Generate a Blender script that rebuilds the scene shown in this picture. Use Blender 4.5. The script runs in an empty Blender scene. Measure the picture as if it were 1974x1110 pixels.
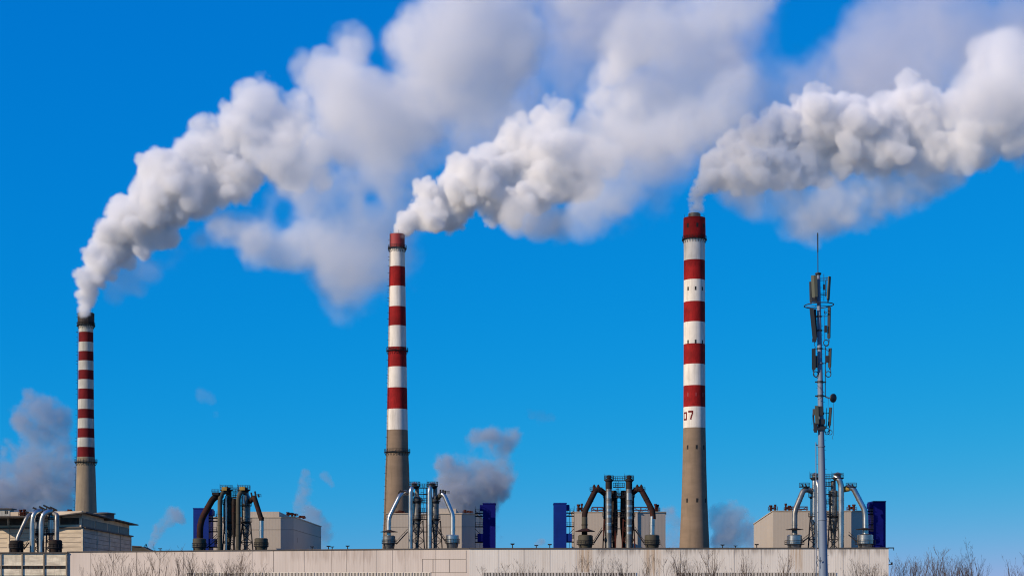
import bpy, bmesh, math, random
import numpy as np
from mathutils import Vector, Matrix
R = math.radians
scn = bpy.context.scene
COL = scn.collection

# ------------------------------------------------------------------ camera
F = 3300.0          # focal length in photo pixels (photo is 1974 wide)
EYE = 1.7
HOR = 1140.0        # photo row of the horizon
cam_d = bpy.data.cameras.new("camera")
cam_d.sensor_width = 36.0
cam_d.lens = F / 1974.0 * 36.0
cam_d.shift_y = (HOR - 555.0) / 1974.0
cam_d.clip_start = 0.5
cam_d.clip_end = 20000.0
cam = bpy.data.objects.new("camera", cam_d)
COL.objects.link(cam)
cam.location = (0, 0, EYE)
cam.rotation_euler = (R(90), 0, 0)
scn.camera = cam

# ------------------------------------------------------------------ light
SUN_EL = 24.0
SUN_AZ = -58.0      # degrees from the direction towards the camera, negative = left
to_sun = Vector((math.sin(R(SUN_AZ)) * math.cos(R(SUN_EL)), -math.cos(R(SUN_AZ)) * math.cos(R(SUN_EL)), math.sin(R(SUN_EL))))
sun_d = bpy.data.lights.new("sun", 'SUN')
sun_d.energy = 5.0
sun_d.angle = R(0.53)
sun_d.color = (1.0, 0.82, 0.62)
sun = bpy.data.objects.new("sun", sun_d)
COL.objects.link(sun)
sun.rotation_euler = to_sun.to_track_quat('Z', 'Y').to_euler()

world = bpy.data.worlds.new("World")
scn.world = world
world.use_nodes = True
wn, wl = world.node_tree.nodes, world.node_tree.links
wn.clear()
sky = wn.new("ShaderNodeTexSky")
sky.sky_type = 'NISHITA'
sky.sun_disc = False
sky.sun_elevation = R(SUN_EL)
sky.sun_rotation = math.atan2(to_sun.x, to_sun.y)
sky.altitude = 200.0
sky.air_density = 1.0
sky.dust_density = 0.0
sky.ozone_density = 4.0
# grade of the sky light: one power curve per colour channel, smooth over the whole sky
sep = wn.new("ShaderNodeSeparateColor"); com = wn.new("ShaderNodeCombineColor")
wl.new(sky.outputs[0], sep.inputs[0])
for i, (p_, q_, top) in enumerate(((3.5, 0.137, 1.3), (0.60, 0.372, 2.0), (0.257, 0.727, 0.95))):
    m0 = wn.new("ShaderNodeMath"); m0.operation = 'MULTIPLY'; m0.inputs[1].default_value = 0.15
    m1 = wn.new("ShaderNodeMath"); m1.operation = 'MINIMUM'; m1.inputs[1].default_value = top
    m2 = wn.new("ShaderNodeMath"); m2.operation = 'POWER'; m2.inputs[1].default_value = p_
    m3 = wn.new("ShaderNodeMath"); m3.operation = 'MULTIPLY'; m3.inputs[1].default_value = q_ / 0.15
    wl.new(sep.outputs[i], m0.inputs[0]); wl.new(m0.outputs[0], m1.inputs[0]); wl.new(m1.outputs[0], m2.inputs[0])
    wl.new(m2.outputs[0], m3.inputs[0]); wl.new(m3.outputs[0], com.inputs[i])
bg = wn.new("ShaderNodeBackground")
bg.inputs['Strength'].default_value = 0.15
wo = wn.new("ShaderNodeOutputWorld")
wl.new(com.outputs[0], bg.inputs['Color'])
wl.new(bg.outputs[0], wo.inputs['Surface'])

scn.view_settings.view_transform = 'Standard'
scn.view_settings.look = 'None'
scn.view_settings.gamma = 1.0
scn.view_settings.exposure = 0.0

cy = scn.cycles
cy.max_bounces = 12
cy.volume_bounces = 10
cy.diffuse_bounces = 3
cy.glossy_bounces = 3
cy.transparent_max_bounces = 12
cy.volume_step_rate = 1.5
cy.volume_max_steps = 512
cy.use_adaptive_sampling = True
cy.adaptive_threshold = 0.02
cy.use_denoising = True
cy.pixel_filter_type = 'BLACKMAN_HARRIS'
cy.filter_width = 1.1

def P(px, py, Y):
    """world point seen at photo pixel (px, py) and standing Y metres away"""
    return Vector(((px - 987.0) / F * Y, Y, EYE + (HOR - py) / F * Y))
# ------------------------------------------------------------------ mesh helpers
class MB:
    def __init__(s): s.v = []; s.f = []; s.m = []; s.sm = []
    def add(s, vs, fs, mat=0, smooth=False):
        b = len(s.v); s.v += [tuple(v) for v in vs]
        for f in fs: s.f.append(tuple(b + i for i in f)); s.m.append(mat); s.sm.append(smooth)
    def box(s, x0, x1, y0, y1, z0, z1, mat=0):
        s.add([(x, y, z) for z in (z0, z1) for x, y in ((x0, y0), (x1, y0), (x1, y1), (x0, y1))],
              [(3, 2, 1, 0), (4, 5, 6, 7), (0, 1, 5, 4), (1, 2, 6, 5), (2, 3, 7, 6), (3, 0, 4, 7)], mat)
    def prism(s, pts, z0, z1, mat=0):
        """pts: counter-clockwise ground outline; z0/z1 a number or one per point"""
        n = len(pts)
        a = z0 if isinstance(z0, (list, tuple)) else [z0] * n
        b = z1 if isinstance(z1, (list, tuple)) else [z1] * n
        s.add([(p[0], p[1], a[i]) for i, p in enumerate(pts)] + [(p[0], p[1], b[i]) for i, p in enumerate(pts)],
              [tuple(range(n - 1, -1, -1)), tuple(range(n, 2 * n))] + [(i, (i + 1) % n, n + (i + 1) % n, n + i) for i in range(n)], mat)
    def bar(s, a, b, r, mat=0, seg=4, r2=None, smooth=False):
        a = Vector(a); b = Vector(b); d = b - a
        if d.length < 1e-6: return
        d.normalize()
        u = d.cross(Vector((0, 0, 1)) if abs(d.z) < 0.9 else Vector((1, 0, 0))).normalized(); w = d.cross(u)
        r2 = r if r2 is None else r2
        vs = []
        for c, q in ((a, r), (b, r2)):
            for i in range(seg):
                t = 2 * math.pi * (i + 0.5) / seg
                vs.append(c + (u * math.cos(t) + w * math.sin(t)) * q)
        fs = [(i, (i + 1) % seg, seg + (i + 1) % seg, seg + i) for i in range(seg)]
        fs += [tuple(range(seg - 1, -1, -1)), tuple(range(seg, 2 * seg))]
        s.add(vs, fs[:seg], mat, smooth); s.add(vs, fs[seg:], mat)
    def tube(s, pts, r, mat=0, seg=16, smooth=True, caps=True):
        pts = [Vector(p) for p in pts]; n = len(pts)
        rr = r if isinstance(r, (list, tuple)) else [r] * n
        T = []
        for i in range(n):
            t = (pts[min(i + 1, n - 1)] - pts[max(i - 1, 0)]); T.append(t.normalized())
        u = T[0].cross(Vector((0, 1, 0)) if abs(T[0].y) < 0.9 else Vector((1, 0, 0))).normalized()
        vs = []
        for i in range(n):
            u = (u - T[i] * u.dot(T[i])).normalized(); w = T[i].cross(u)
            for k in range(seg):
                t = 2 * math.pi * k / seg
                vs.append(pts[i] + (u * math.cos(t) + w * math.sin(t)) * rr[i])
        s.add(vs, [(i * seg + k, i * seg + (k + 1) % seg, (i + 1) * seg + (k + 1) % seg, (i + 1) * seg + k) for i in range(n - 1) for k in range(seg)], mat, smooth)
        if caps: s.add(vs[:seg], [tuple(range(seg - 1, -1, -1))], mat); s.add(vs[-seg:], [tuple(range(seg))], mat)
    def lathe(s, c, prof, seg=24, mat=0, smooth=True, mats=None, cap=True):
        """prof: (z, r) from bottom to top about the vertical through c"""
        n = len(prof); vs = []
        for z, r in prof:
            for k in range(seg):
                t = 2 * math.pi * k / seg
                vs.append((c[0] + r * math.cos(t), c[1] + r * math.sin(t), z))
        for i in range(n - 1):
            m = mats[i] if mats else mat
            s.add(vs[i * seg:(i + 2) * seg], [(k, (k + 1) % seg, seg + (k + 1) % seg, seg + k) for k in range(seg)], m, smooth)
        if cap:
            s.add(vs[:seg], [tuple(range(seg - 1, -1, -1))], mats[0] if mats else mat)
            s.add(vs[-seg:], [tuple(range(seg))], mats[-1] if mats else mat)
    def ring(s, c, z, r0, r1, h, mat=0, seg=32):
        """flat annular slab"""
        vs = []
        for zz in (z, z + h):
            for r in (r0, r1):
                for k in range(seg):
                    t = 2 * math.pi * k / seg; vs.append((c[0] + r * math.cos(t), c[1] + r * math.sin(t), zz))
        f = []
        for k in range(seg):
            j = (k + 1) % seg
            f += [(k, seg + k, seg + j, j)[::-1], (2 * seg + k, 3 * seg + k, 3 * seg + j, 2 * seg + j), (seg + k, seg + j, 3 * seg + j, 3 * seg + k), (j, k, 2 * seg + k, 2 * seg + j)]
        s.add(vs, f, mat)
    def railing(s, c, z, r, h=1.1, n=14, t=0.06, mat=0, seg=28, a0=0, a1=2 * math.pi):
        full = abs(a1 - a0 - 2 * math.pi) < 1e-3
        P_ = [(c[0] + r * math.cos(a0 + (a1 - a0) * k / seg), c[1] + r * math.sin(a0 + (a1 - a0) * k / seg)) for k in range(seg + 1)]
        for zz in (z + h, z + h * 0.5):
            for a, b in zip(P_, P_[1:]): s.bar((a[0], a[1], zz), (b[0], b[1], zz), t, mat)
        for k in range(n + (0 if full else 1)):
            q = a0 + (a1 - a0) * k / n
            s.bar((c[0] + r * math.cos(q), c[1] + r * math.sin(q), z), (c[0] + r * math.cos(q), c[1] + r * math.sin(q), z + h), t, mat)
    def build(s, name, mats, parent=None):
        me = bpy.data.meshes.new(name)
        me.from_pydata(s.v, [], s.f)
        me.polygons.foreach_set('material_index', s.m)
        me.polygons.foreach_set('use_smooth', s.sm)
        for m in (mats if isinstance(mats, (list, tuple)) else [mats]): me.materials.append(m)
        me.update()
        o = bpy.data.objects.new(name, me); COL.objects.link(o)
        if parent is not None:
            o.parent = parent; o.matrix_parent_inverse = Matrix.Translation(parent.location).inverted() if parent.location.length else Matrix()
        return o

def tag(o, label=None, cat=None, group=None, kind=None):
    for k, v in (('label', label), ('category', cat), ('group', group), ('kind', kind)):
        if v: o[k] = v
    return o
def empty(name, loc, label, cat, group=None):
    o = bpy.data.objects.new(name, None); COL.objects.link(o); o.location = loc
    return tag(o, label, cat, group)
def arc(pts, r, n=6):
    """round the corners of a polyline with radius r"""
    pts = [Vector(p) for p in pts]; out = [pts[0]]
    for i in range(1, len(pts) - 1):
        a, b, c = pts[i - 1], pts[i], pts[i + 1]
        la, lc = (a - b).length, (c - b).length
        q = min(r, la * 0.49, lc * 0.49)
        p0 = b + (a - b) / la * q; p1 = b + (c - b) / lc * q
        for k in range(n + 1):
            t = k / n; out.append(p0 * (1 - t)**2 + b * 2 * t * (1 - t) + p1 * t * t)
    out.append(pts[-1])
    return out

# ------------------------------------------------------------------ materials
def mat(name, col, rough=0.7, metal=0.0, var=0.15, scale=(0.2, 0.2, 0.2), dirt=None, dirt_col=None, dirt_scale=(0.5, 0.5, 0.06), ribs=None, bump=0.0, bump_scale=1.0, spec=0.5, fine=None):
    """procedural paint / metal / concrete: base colour, slow variation, streaky dirt and optional ribs"""
    m = bpy.data.materials.new(name); m.use_nodes = True
    n, l = m.node_tree.nodes, m.node_tree.links
    b = n['Principled BSDF']
    b.inputs['Roughness'].default_value = rough; b.inputs['Metallic'].default_value = metal
    b.inputs['Specular IOR Level'].default_value = spec
    tc = n.new('ShaderNodeTexCoord')
    def ns(sc, detail=4, rough_=0.6):
        mp = n.new('ShaderNodeMapping'); mp.inputs['Scale'].default_value = sc
        l.new(tc.outputs['Object'], mp.inputs[0])
        t = n.new('ShaderNodeTexNoise'); t.inputs['Scale'].default_value = 1.0; t.inputs['Detail'].default_value = detail; t.inputs['Roughness'].default_value = rough_
        l.new(mp.outputs[0], t.inputs['Vector']); return t.outputs['Fac']
    def mix(a, c2, fac, mode='MIX'):
        x = n.new('ShaderNodeMix'); x.data_type = 'RGBA'; x.blend_type = mode
        for sk, v in ((x.inputs[6], a), (x.inputs[7], c2), (x.inputs[0], fac)):
            if isinstance(v, bpy.types.NodeSocket): l.new(v, sk)
            elif isinstance(v, (tuple, list)): sk.default_value = (*v[:3], 1)
            else: sk.default_value = v
        return x.outputs[2]
    def ramp(v, a, b_):
        x = n.new('ShaderNodeMapRange'); x.inputs[1].default_value = a; x.inputs[2].default_value = b_; l.new(v, x.inputs[0]); return x.outputs[0]
    f = ramp(ns(scale), 0.3, 0.7)
    c = mix([x * (1 - var) for x in col], [min(1, x * (1 + var)) for x in col], f)
    if dirt:
        d = ramp(ns(dirt_scale, 6, 0.65), 0.62 - 0.25 * dirt, 0.78)
        x = n.new('ShaderNodeMath'); x.operation = 'MULTIPLY'; x.inputs[1].default_value = min(1, 0.35 + dirt * 0.6); l.new(d, x.inputs[0])
        c = mix(c, dirt_col or [q * 0.35 for q in col], x.outputs[0])
    if fine:
        c = mix(c, [q * 0.6 for q in col], ramp(ns(fine, 3), 0.5, 0.75))
    l.new(c, b.inputs['Base Color'])
    h = None
    if ribs:     # (axis, pitch)
        w = n.new('ShaderNodeTexWave'); w.wave_type = 'BANDS'; w.bands_direction = ribs[0]; w.inputs['Scale'].default_value = 0.31416 / ribs[1] * 1.0
        l.new(tc.outputs['Object'], w.inputs['Vector']); h = w.outputs['Fac']
        hb = n.new('ShaderNodeBump'); hb.inputs['Strength'].default_value = 0.16; hb.inputs['Distance'].default_value = 0.05
        l.new(h, hb.inputs['Height']); l.new(hb.outputs[0], b.inputs['Normal'])
    if bump:
        hb2 = n.new('ShaderNodeBump'); hb2.inputs['Strength'].default_value = bump; hb2.inputs['Distance'].default_value = 0.1
        l.new(ns((bump_scale,) * 3, 6), hb2.inputs['Height'])
        if h is not None: l.new(hb.outputs[0], hb2.inputs['Normal'])
        l.new(hb2.outputs[0], b.inputs['Normal'])
    return m

M = {}
M['red'] = mat('red_paint', (0.25, 0.010, 0.010), 0.75, var=0.28, dirt=0.5, dirt_col=(0.13, 0.010, 0.010), dirt_scale=(0.6, 0.6, 0.12), bump=0.2, spec=0.12, fine=(2.5, 2.5, 0.5))
M['white'] = mat('white_paint', (0.64, 0.60, 0.53), 0.75, var=0.10, dirt=0.55, dirt_col=(0.30, 0.27, 0.225), dirt_scale=(0.8, 0.8, 0.05), bump=0.15, spec=0.2)
M['white_worn'] = mat('worn_white_paint', (0.42, 0.41, 0.36), 0.8, var=0.15, dirt=0.6, dirt_col=(0.17, 0.18, 0.15), dirt_scale=(0.8, 0.8, 0.05), bump=0.2, spec=0.2)
M['red_dark'] = mat('dull_red_paint', (0.13, 0.010, 0.012), 0.8, var=0.2, dirt=0.4, dirt_scale=(0.6, 0.6, 0.1), spec=0.1)
M['stack'] = mat('stack_concrete', (0.205, 0.150, 0.103), 0.9, var=0.12, scale=(0.1, 0.1, 0.3), dirt=0.45, dirt_col=(0.13, 0.10, 0.068), dirt_scale=(0.6, 0.6, 0.06), ribs=('Z', 2.4), bump=0.3, spec=0.15)
M['stack_grey'] = mat('grey_stack_concrete', (0.24, 0.195, 0.135), 0.9, var=0.12, dirt=0.5, dirt_col=(0.13, 0.105, 0.08), dirt_scale=(0.7, 0.7, 0.05), bump=0.3, spec=0.15)
M['soot'] = mat('sooty_steel', (0.035, 0.026, 0.024), 0.7, metal=0.3, var=0.3, dirt=0.4, dirt_col=(0.06, 0.03, 0.02), dirt_scale=(1.2, 1.2, 0.1))
M['soot_red'] = mat('sooty_red_paint', (0.24, 0.016, 0.018), 0.7, var=0.2, dirt=0.8, dirt_col=(0.05, 0.035, 0.03), dirt_scale=(0.5, 0.5, 0.09))
M['iron'] = mat('dark_iron', (0.018, 0.018, 0.020), 0.7, var=0.2, spec=0.15)
M['rust'] = mat('rusty_iron', (0.065, 0.018, 0.012), 0.9, var=0.35, dirt=0.5, dirt_col=(0.02, 0.012, 0.010), dirt_scale=(0.5, 0.5, 0.3), spec=0.1)
M['galv'] = mat('galvanised_duct', (0.46, 0.455, 0.43), 0.30, metal=0.9, var=0.25, scale=(0.5, 0.5, 0.25), dirt=0.4, dirt_col=(0.14, 0.13, 0.12), dirt_scale=(0.6, 0.6, 0.4))
M['galv_dull'] = mat('dull_galvanised_duct', (0.19, 0.19, 0.18), 0.42, metal=0.6, var=0.3, scale=(0.4, 0.4, 0.5), dirt=0.5, dirt_col=(0.06, 0.055, 0.05), dirt_scale=(0.5, 0.5, 0.3), spec=0.3)
M['olive'] = mat('olive_grey_duct', (0.070, 0.064, 0.046), 0.65, metal=0.0, var=0.25, dirt=0.5, dirt_col=(0.035, 0.03, 0.024), dirt_scale=(0.5, 0.5, 0.12), spec=0.15)
M['duct_dark'] = mat('dark_grimy_duct', (0.020, 0.016, 0.014), 0.7, metal=0.0, var=0.3, dirt=0.5, dirt_col=(0.06, 0.016, 0.010), dirt_scale=(0.5, 0.5, 0.3), spec=0.1)
M['duct_rust'] = mat('rust_stained_duct', (0.024, 0.015, 0.012), 0.75, var=0.4, dirt=0.5, dirt_col=(0.12, 0.018, 0.010), dirt_scale=(0.45, 0.45, 0.45), spec=0.1)
M['yellow'] = mat('faded_yellow_steel', (0.34, 0.22, 0.05), 0.7, var=0.2, dirt=0.4, spec=0.2)
M['panel'] = mat('pale_wall_sheet', (0.66, 0.62, 0.57), 0.6, var=0.04, scale=(0.05, 0.05, 0.05), dirt=0.25, dirt_col=(0.46, 0.42, 0.37), dirt_scale=(0.5, 0.5, 0.04), ribs=('X', 0.5))
M['hall_sheet'] = mat('grey_white_wall_sheet', (0.42, 0.365, 0.295), 0.7, var=0.05, scale=(0.05, 0.05, 0.05), dirt=0.25, dirt_col=(0.33, 0.285, 0.235), dirt_scale=(0.4, 0.4, 0.04), ribs=('X', 0.5), spec=0.2)
M['pink'] = mat('pinkish_wall_sheet', (0.50, 0.445, 0.40), 0.7, var=0.09, scale=(0.13, 0.13, 0.03), dirt=0.42, dirt_col=(0.37, 0.31, 0.265), dirt_scale=(0.9, 0.9, 0.03), ribs=('X', 0.45), spec=0.2)
M['cream'] = mat('cream_wall_sheet', (0.68, 0.63, 0.55), 0.7, var=0.10, scale=(0.12, 0.12, 0.03), dirt=0.45, dirt_col=(0.50, 0.43, 0.34), dirt_scale=(0.9, 0.9, 0.03), ribs=('X', 0.45), spec=0.2)
def stain(m, ranges, top, low, col, streak=1.6, amount=0.8, seedy=0.0):
    """grime and rust that ran down the sheet from the roof edge, between the given x positions"""
    n, l = m.node_tree.nodes, m.node_tree.links
    b = n['Principled BSDF']; src = b.inputs['Base Color'].links[0].from_socket
    tc = n.new('ShaderNodeTexCoord'); sp = n.new('ShaderNodeSeparateXYZ'); l.new(tc.outputs['Object'], sp.inputs[0])
    def mm(op, a, c=None):
        x = n.new('ShaderNodeMath'); x.operation = op; x.use_clamp = op in ('ADD', 'MULTIPLY', 'SUBTRACT')
        for i, v in enumerate((a, c)):
            if v is None: continue
            if isinstance(v, bpy.types.NodeSocket): l.new(v, x.inputs[i])
            else: x.inputs[i].default_value = v
        return x.outputs[0]
    def mr(v, a, c):
        x = n.new('ShaderNodeMapRange'); x.interpolation_type = 'SMOOTHSTEP'; x.inputs[1].default_value = a; x.inputs[2].default_value = c; l.new(v, x.inputs[0]); return x.outputs[0]
    tot = None
    for x0, x1 in ranges:
        w = mm('MULTIPLY', mr(sp.outputs[0], x0 - 0.8, x0 + 0.8), mr(sp.outputs[0], x1 + 0.8, x1 - 0.8))
        tot = w if tot is None else mm('ADD', tot, w)
    mp = n.new('ShaderNodeMapping'); mp.inputs['Scale'].default_value = (streak, streak, 0.05); mp.inputs['Location'].default_value = (seedy, seedy, 0); l.new(tc.outputs['Object'], mp.inputs[0])
    t = n.new('ShaderNodeTexNoise'); t.inputs['Scale'].default_value = 1; t.inputs['Detail'].default_value = 5; t.inputs['Roughness'].default_value = 0.7; l.new(mp.outputs[0], t.inputs['Vector'])
    mp2 = n.new('ShaderNodeMapping'); mp2.inputs['Scale'].default_value = (streak * .8, streak * .8, 0.02); mp2.inputs['Location'].default_value = (seedy + 9, 3, 0); l.new(tc.outputs['Object'], mp2.inputs[0])
    t2 = n.new('ShaderNodeTexNoise'); t2.inputs['Scale'].default_value = 1; t2.inputs['Detail'].default_value = 2; l.new(mp2.outputs[0], t2.inputs['Vector'])
    # length of every run varies along the wall
    zz = mm('MULTIPLY_ADD', t2.outputs['Fac'], (low - top) * 2.0); n_ = zz.node; n_.inputs[2].default_value = top + 0.2; n_.use_clamp = False
    dz = n.new('ShaderNodeMath'); dz.operation = 'SUBTRACT'; l.new(sp.outputs[2], dz.inputs[0]); l.new(zz, dz.inputs[1])
    f = mm('MULTIPLY', mm('MULTIPLY', mr(t.outputs['Fac'], 0.34, 0.62), tot), mm('MULTIPLY', mr(dz.outputs[0], -0.6, 1.6), amount))
    x = n.new('ShaderNodeMix'); x.data_type = 'RGBA'; l.new(f, x.inputs[0]); l.new(src, x.inputs[6]); x.inputs[7].default_value = (*col, 1); l.new(x.outputs[2], b.inputs['Base Color'])
M['conc'] = mat('stained_concrete', (0.78, 0.70, 0.53), 0.9, var=0.15, scale=(0.2, 0.2, 0.6), dirt=0.75, dirt_col=(0.22, 0.17, 0.12), dirt_scale=(0.14, 0.14, 0.9), fine=(0.9, 0.9, 0.25), bump=0.2, spec=0.15)
M['conc_col'] = mat('column_concrete', (0.27, 0.225, 0.165), 0.9, var=0.2, scale=(0.5, 0.5, 0.3), spec=0.15)
M['conc_pale'] = mat('pale_concrete', (0.52, 0.44, 0.33), 0.9, var=0.18, scale=(0.15, 0.15, 0.5), dirt=0.75, dirt_col=(0.26, 0.215, 0.165), dirt_scale=(0.08, 0.08, 0.5), bump=0.2, spec=0.15)
M['roof'] = mat('dark_roof_edge', (0.07, 0.062, 0.055), 0.85, var=0.2)
M['seam'] = mat('dark_wall_seam', (0.22, 0.185, 0.155), 0.9, var=0.2, spec=0.1)  # dark joint colour of panel seams, outlines and board lines
M['rust_stain'] = mat('rust_streak', (0.38, 0.27, 0.17), 0.8, var=0.25, scale=(1.5, 1.5, 0.1))
M['blue'] = mat('blue_sheet', (0.003, 0.022, 0.18), 0.6, var=0.12, ribs=('Z', 1.2), spec=0.15, dirt=0.3)
M['navy'] = mat('navy_sheet', (0.003, 0.005, 0.11), 0.6, var=0.12, ribs=('Z', 1.2), spec=0.1, dirt=0.3)
M['glass'] = mat('dark_window_glass', (0.03, 0.03, 0.028), 0.45, var=0.5, scale=(0.3, 0.3, 0.3), spec=0.15, dirt=0.4, dirt_col=(0.10, 0.08, 0.055), dirt_scale=(0.4, 0.4, 0.4))
M['opening'] = mat('dark_opening', (0.012, 0.012, 0.012), 0.9, var=0.1)
M['mast'] = mat('mast_galvanised_steel', (0.155, 0.20, 0.27), 0.6, metal=0.1, var=0.08, dirt=0.3, dirt_col=(0.08, 0.095, 0.12), dirt_scale=(2, 2, 0.3), spec=0.3)
M['antenna'] = mat('antenna_grey_plastic', (0.078, 0.088, 0.068), 0.6, var=0.08, spec=0.2)
M['antenna_dark'] = mat('antenna_dark_plastic', (0.014, 0.022, 0.030), 0.6, var=0.1, spec=0.2)
M['black'] = mat('black_cable', (0.015, 0.016, 0.02), 0.6, var=0.1)
M['bark'] = mat('winter_twig_bark', (0.085, 0.062, 0.050), 0.9, var=0.3, scale=(1, 1, 1), spec=0.1)
M['bark_pale'] = mat('pale_winter_bark', (0.12, 0.095, 0.085), 0.9, var=0.2, scale=(1, 1, 1))
M['ground'] = mat('dry_winter_ground', (0.14, 0.115, 0.08), 0.95, var=0.3, scale=(0.03, 0.03, 0.03), dirt=0.5, dirt_scale=(0.2, 0.2, 0.2), bump=0.4)
# ------------------------------------------------------------------ ground
g = MB(); g.add([(-6000, -300, 0), (6000, -300, 0), (6000, 9000, 0), (-6000, 9000, 0)], [(0, 1, 2, 3)])
tag(g.build('ground', M['ground']), kind='structure')

# ------------------------------------------------------------------ tall chimneys
def interp(prof, y):
    if y <= prof[0][0]: return prof[0][1:]
    for a, b in zip(prof, prof[1:]):
        if a[0] <= y <= b[0]:
            t = (y - a[0]) / (b[0] - a[0]); return tuple(a[i] + (b[i] - a[i]) * t for i in range(1, len(a)))
    return prof[-1][1:]

def ladder(mb, pts, w=0.5, out=0.35, cage=True, rung=1.2):
    """pts: (base point, outward unit vector) from bottom to top"""
    for (a, o), (b, _) in zip(pts, pts[1:]):
        sd = Vector((-o.y, o.x, 0)) * w / 2
        for s_ in (-1, 1): mb.bar(a + o * out + sd * s_, b + o * out + sd * s_, 0.07)
        n = max(1, int((b - a).length / rung))
        for k in range(n):
            p = a.lerp(b, k / n)
            mb.bar(p + o * out - sd, p + o * out + sd, 0.05)
            if cage and k % 2 == 0:
                q = [p + o * out + sd, p + o * (out + 0.5) + sd * 1.2, p + o * (out + 0.9) + sd * 0.6, p + o * (out + 0.9) - sd * 0.6, p + o * (out + 0.5) - sd * 1.2, p + o * out - sd]
                for u, v in zip(q, q[1:]): mb.bar(u, v, 0.06)

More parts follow.
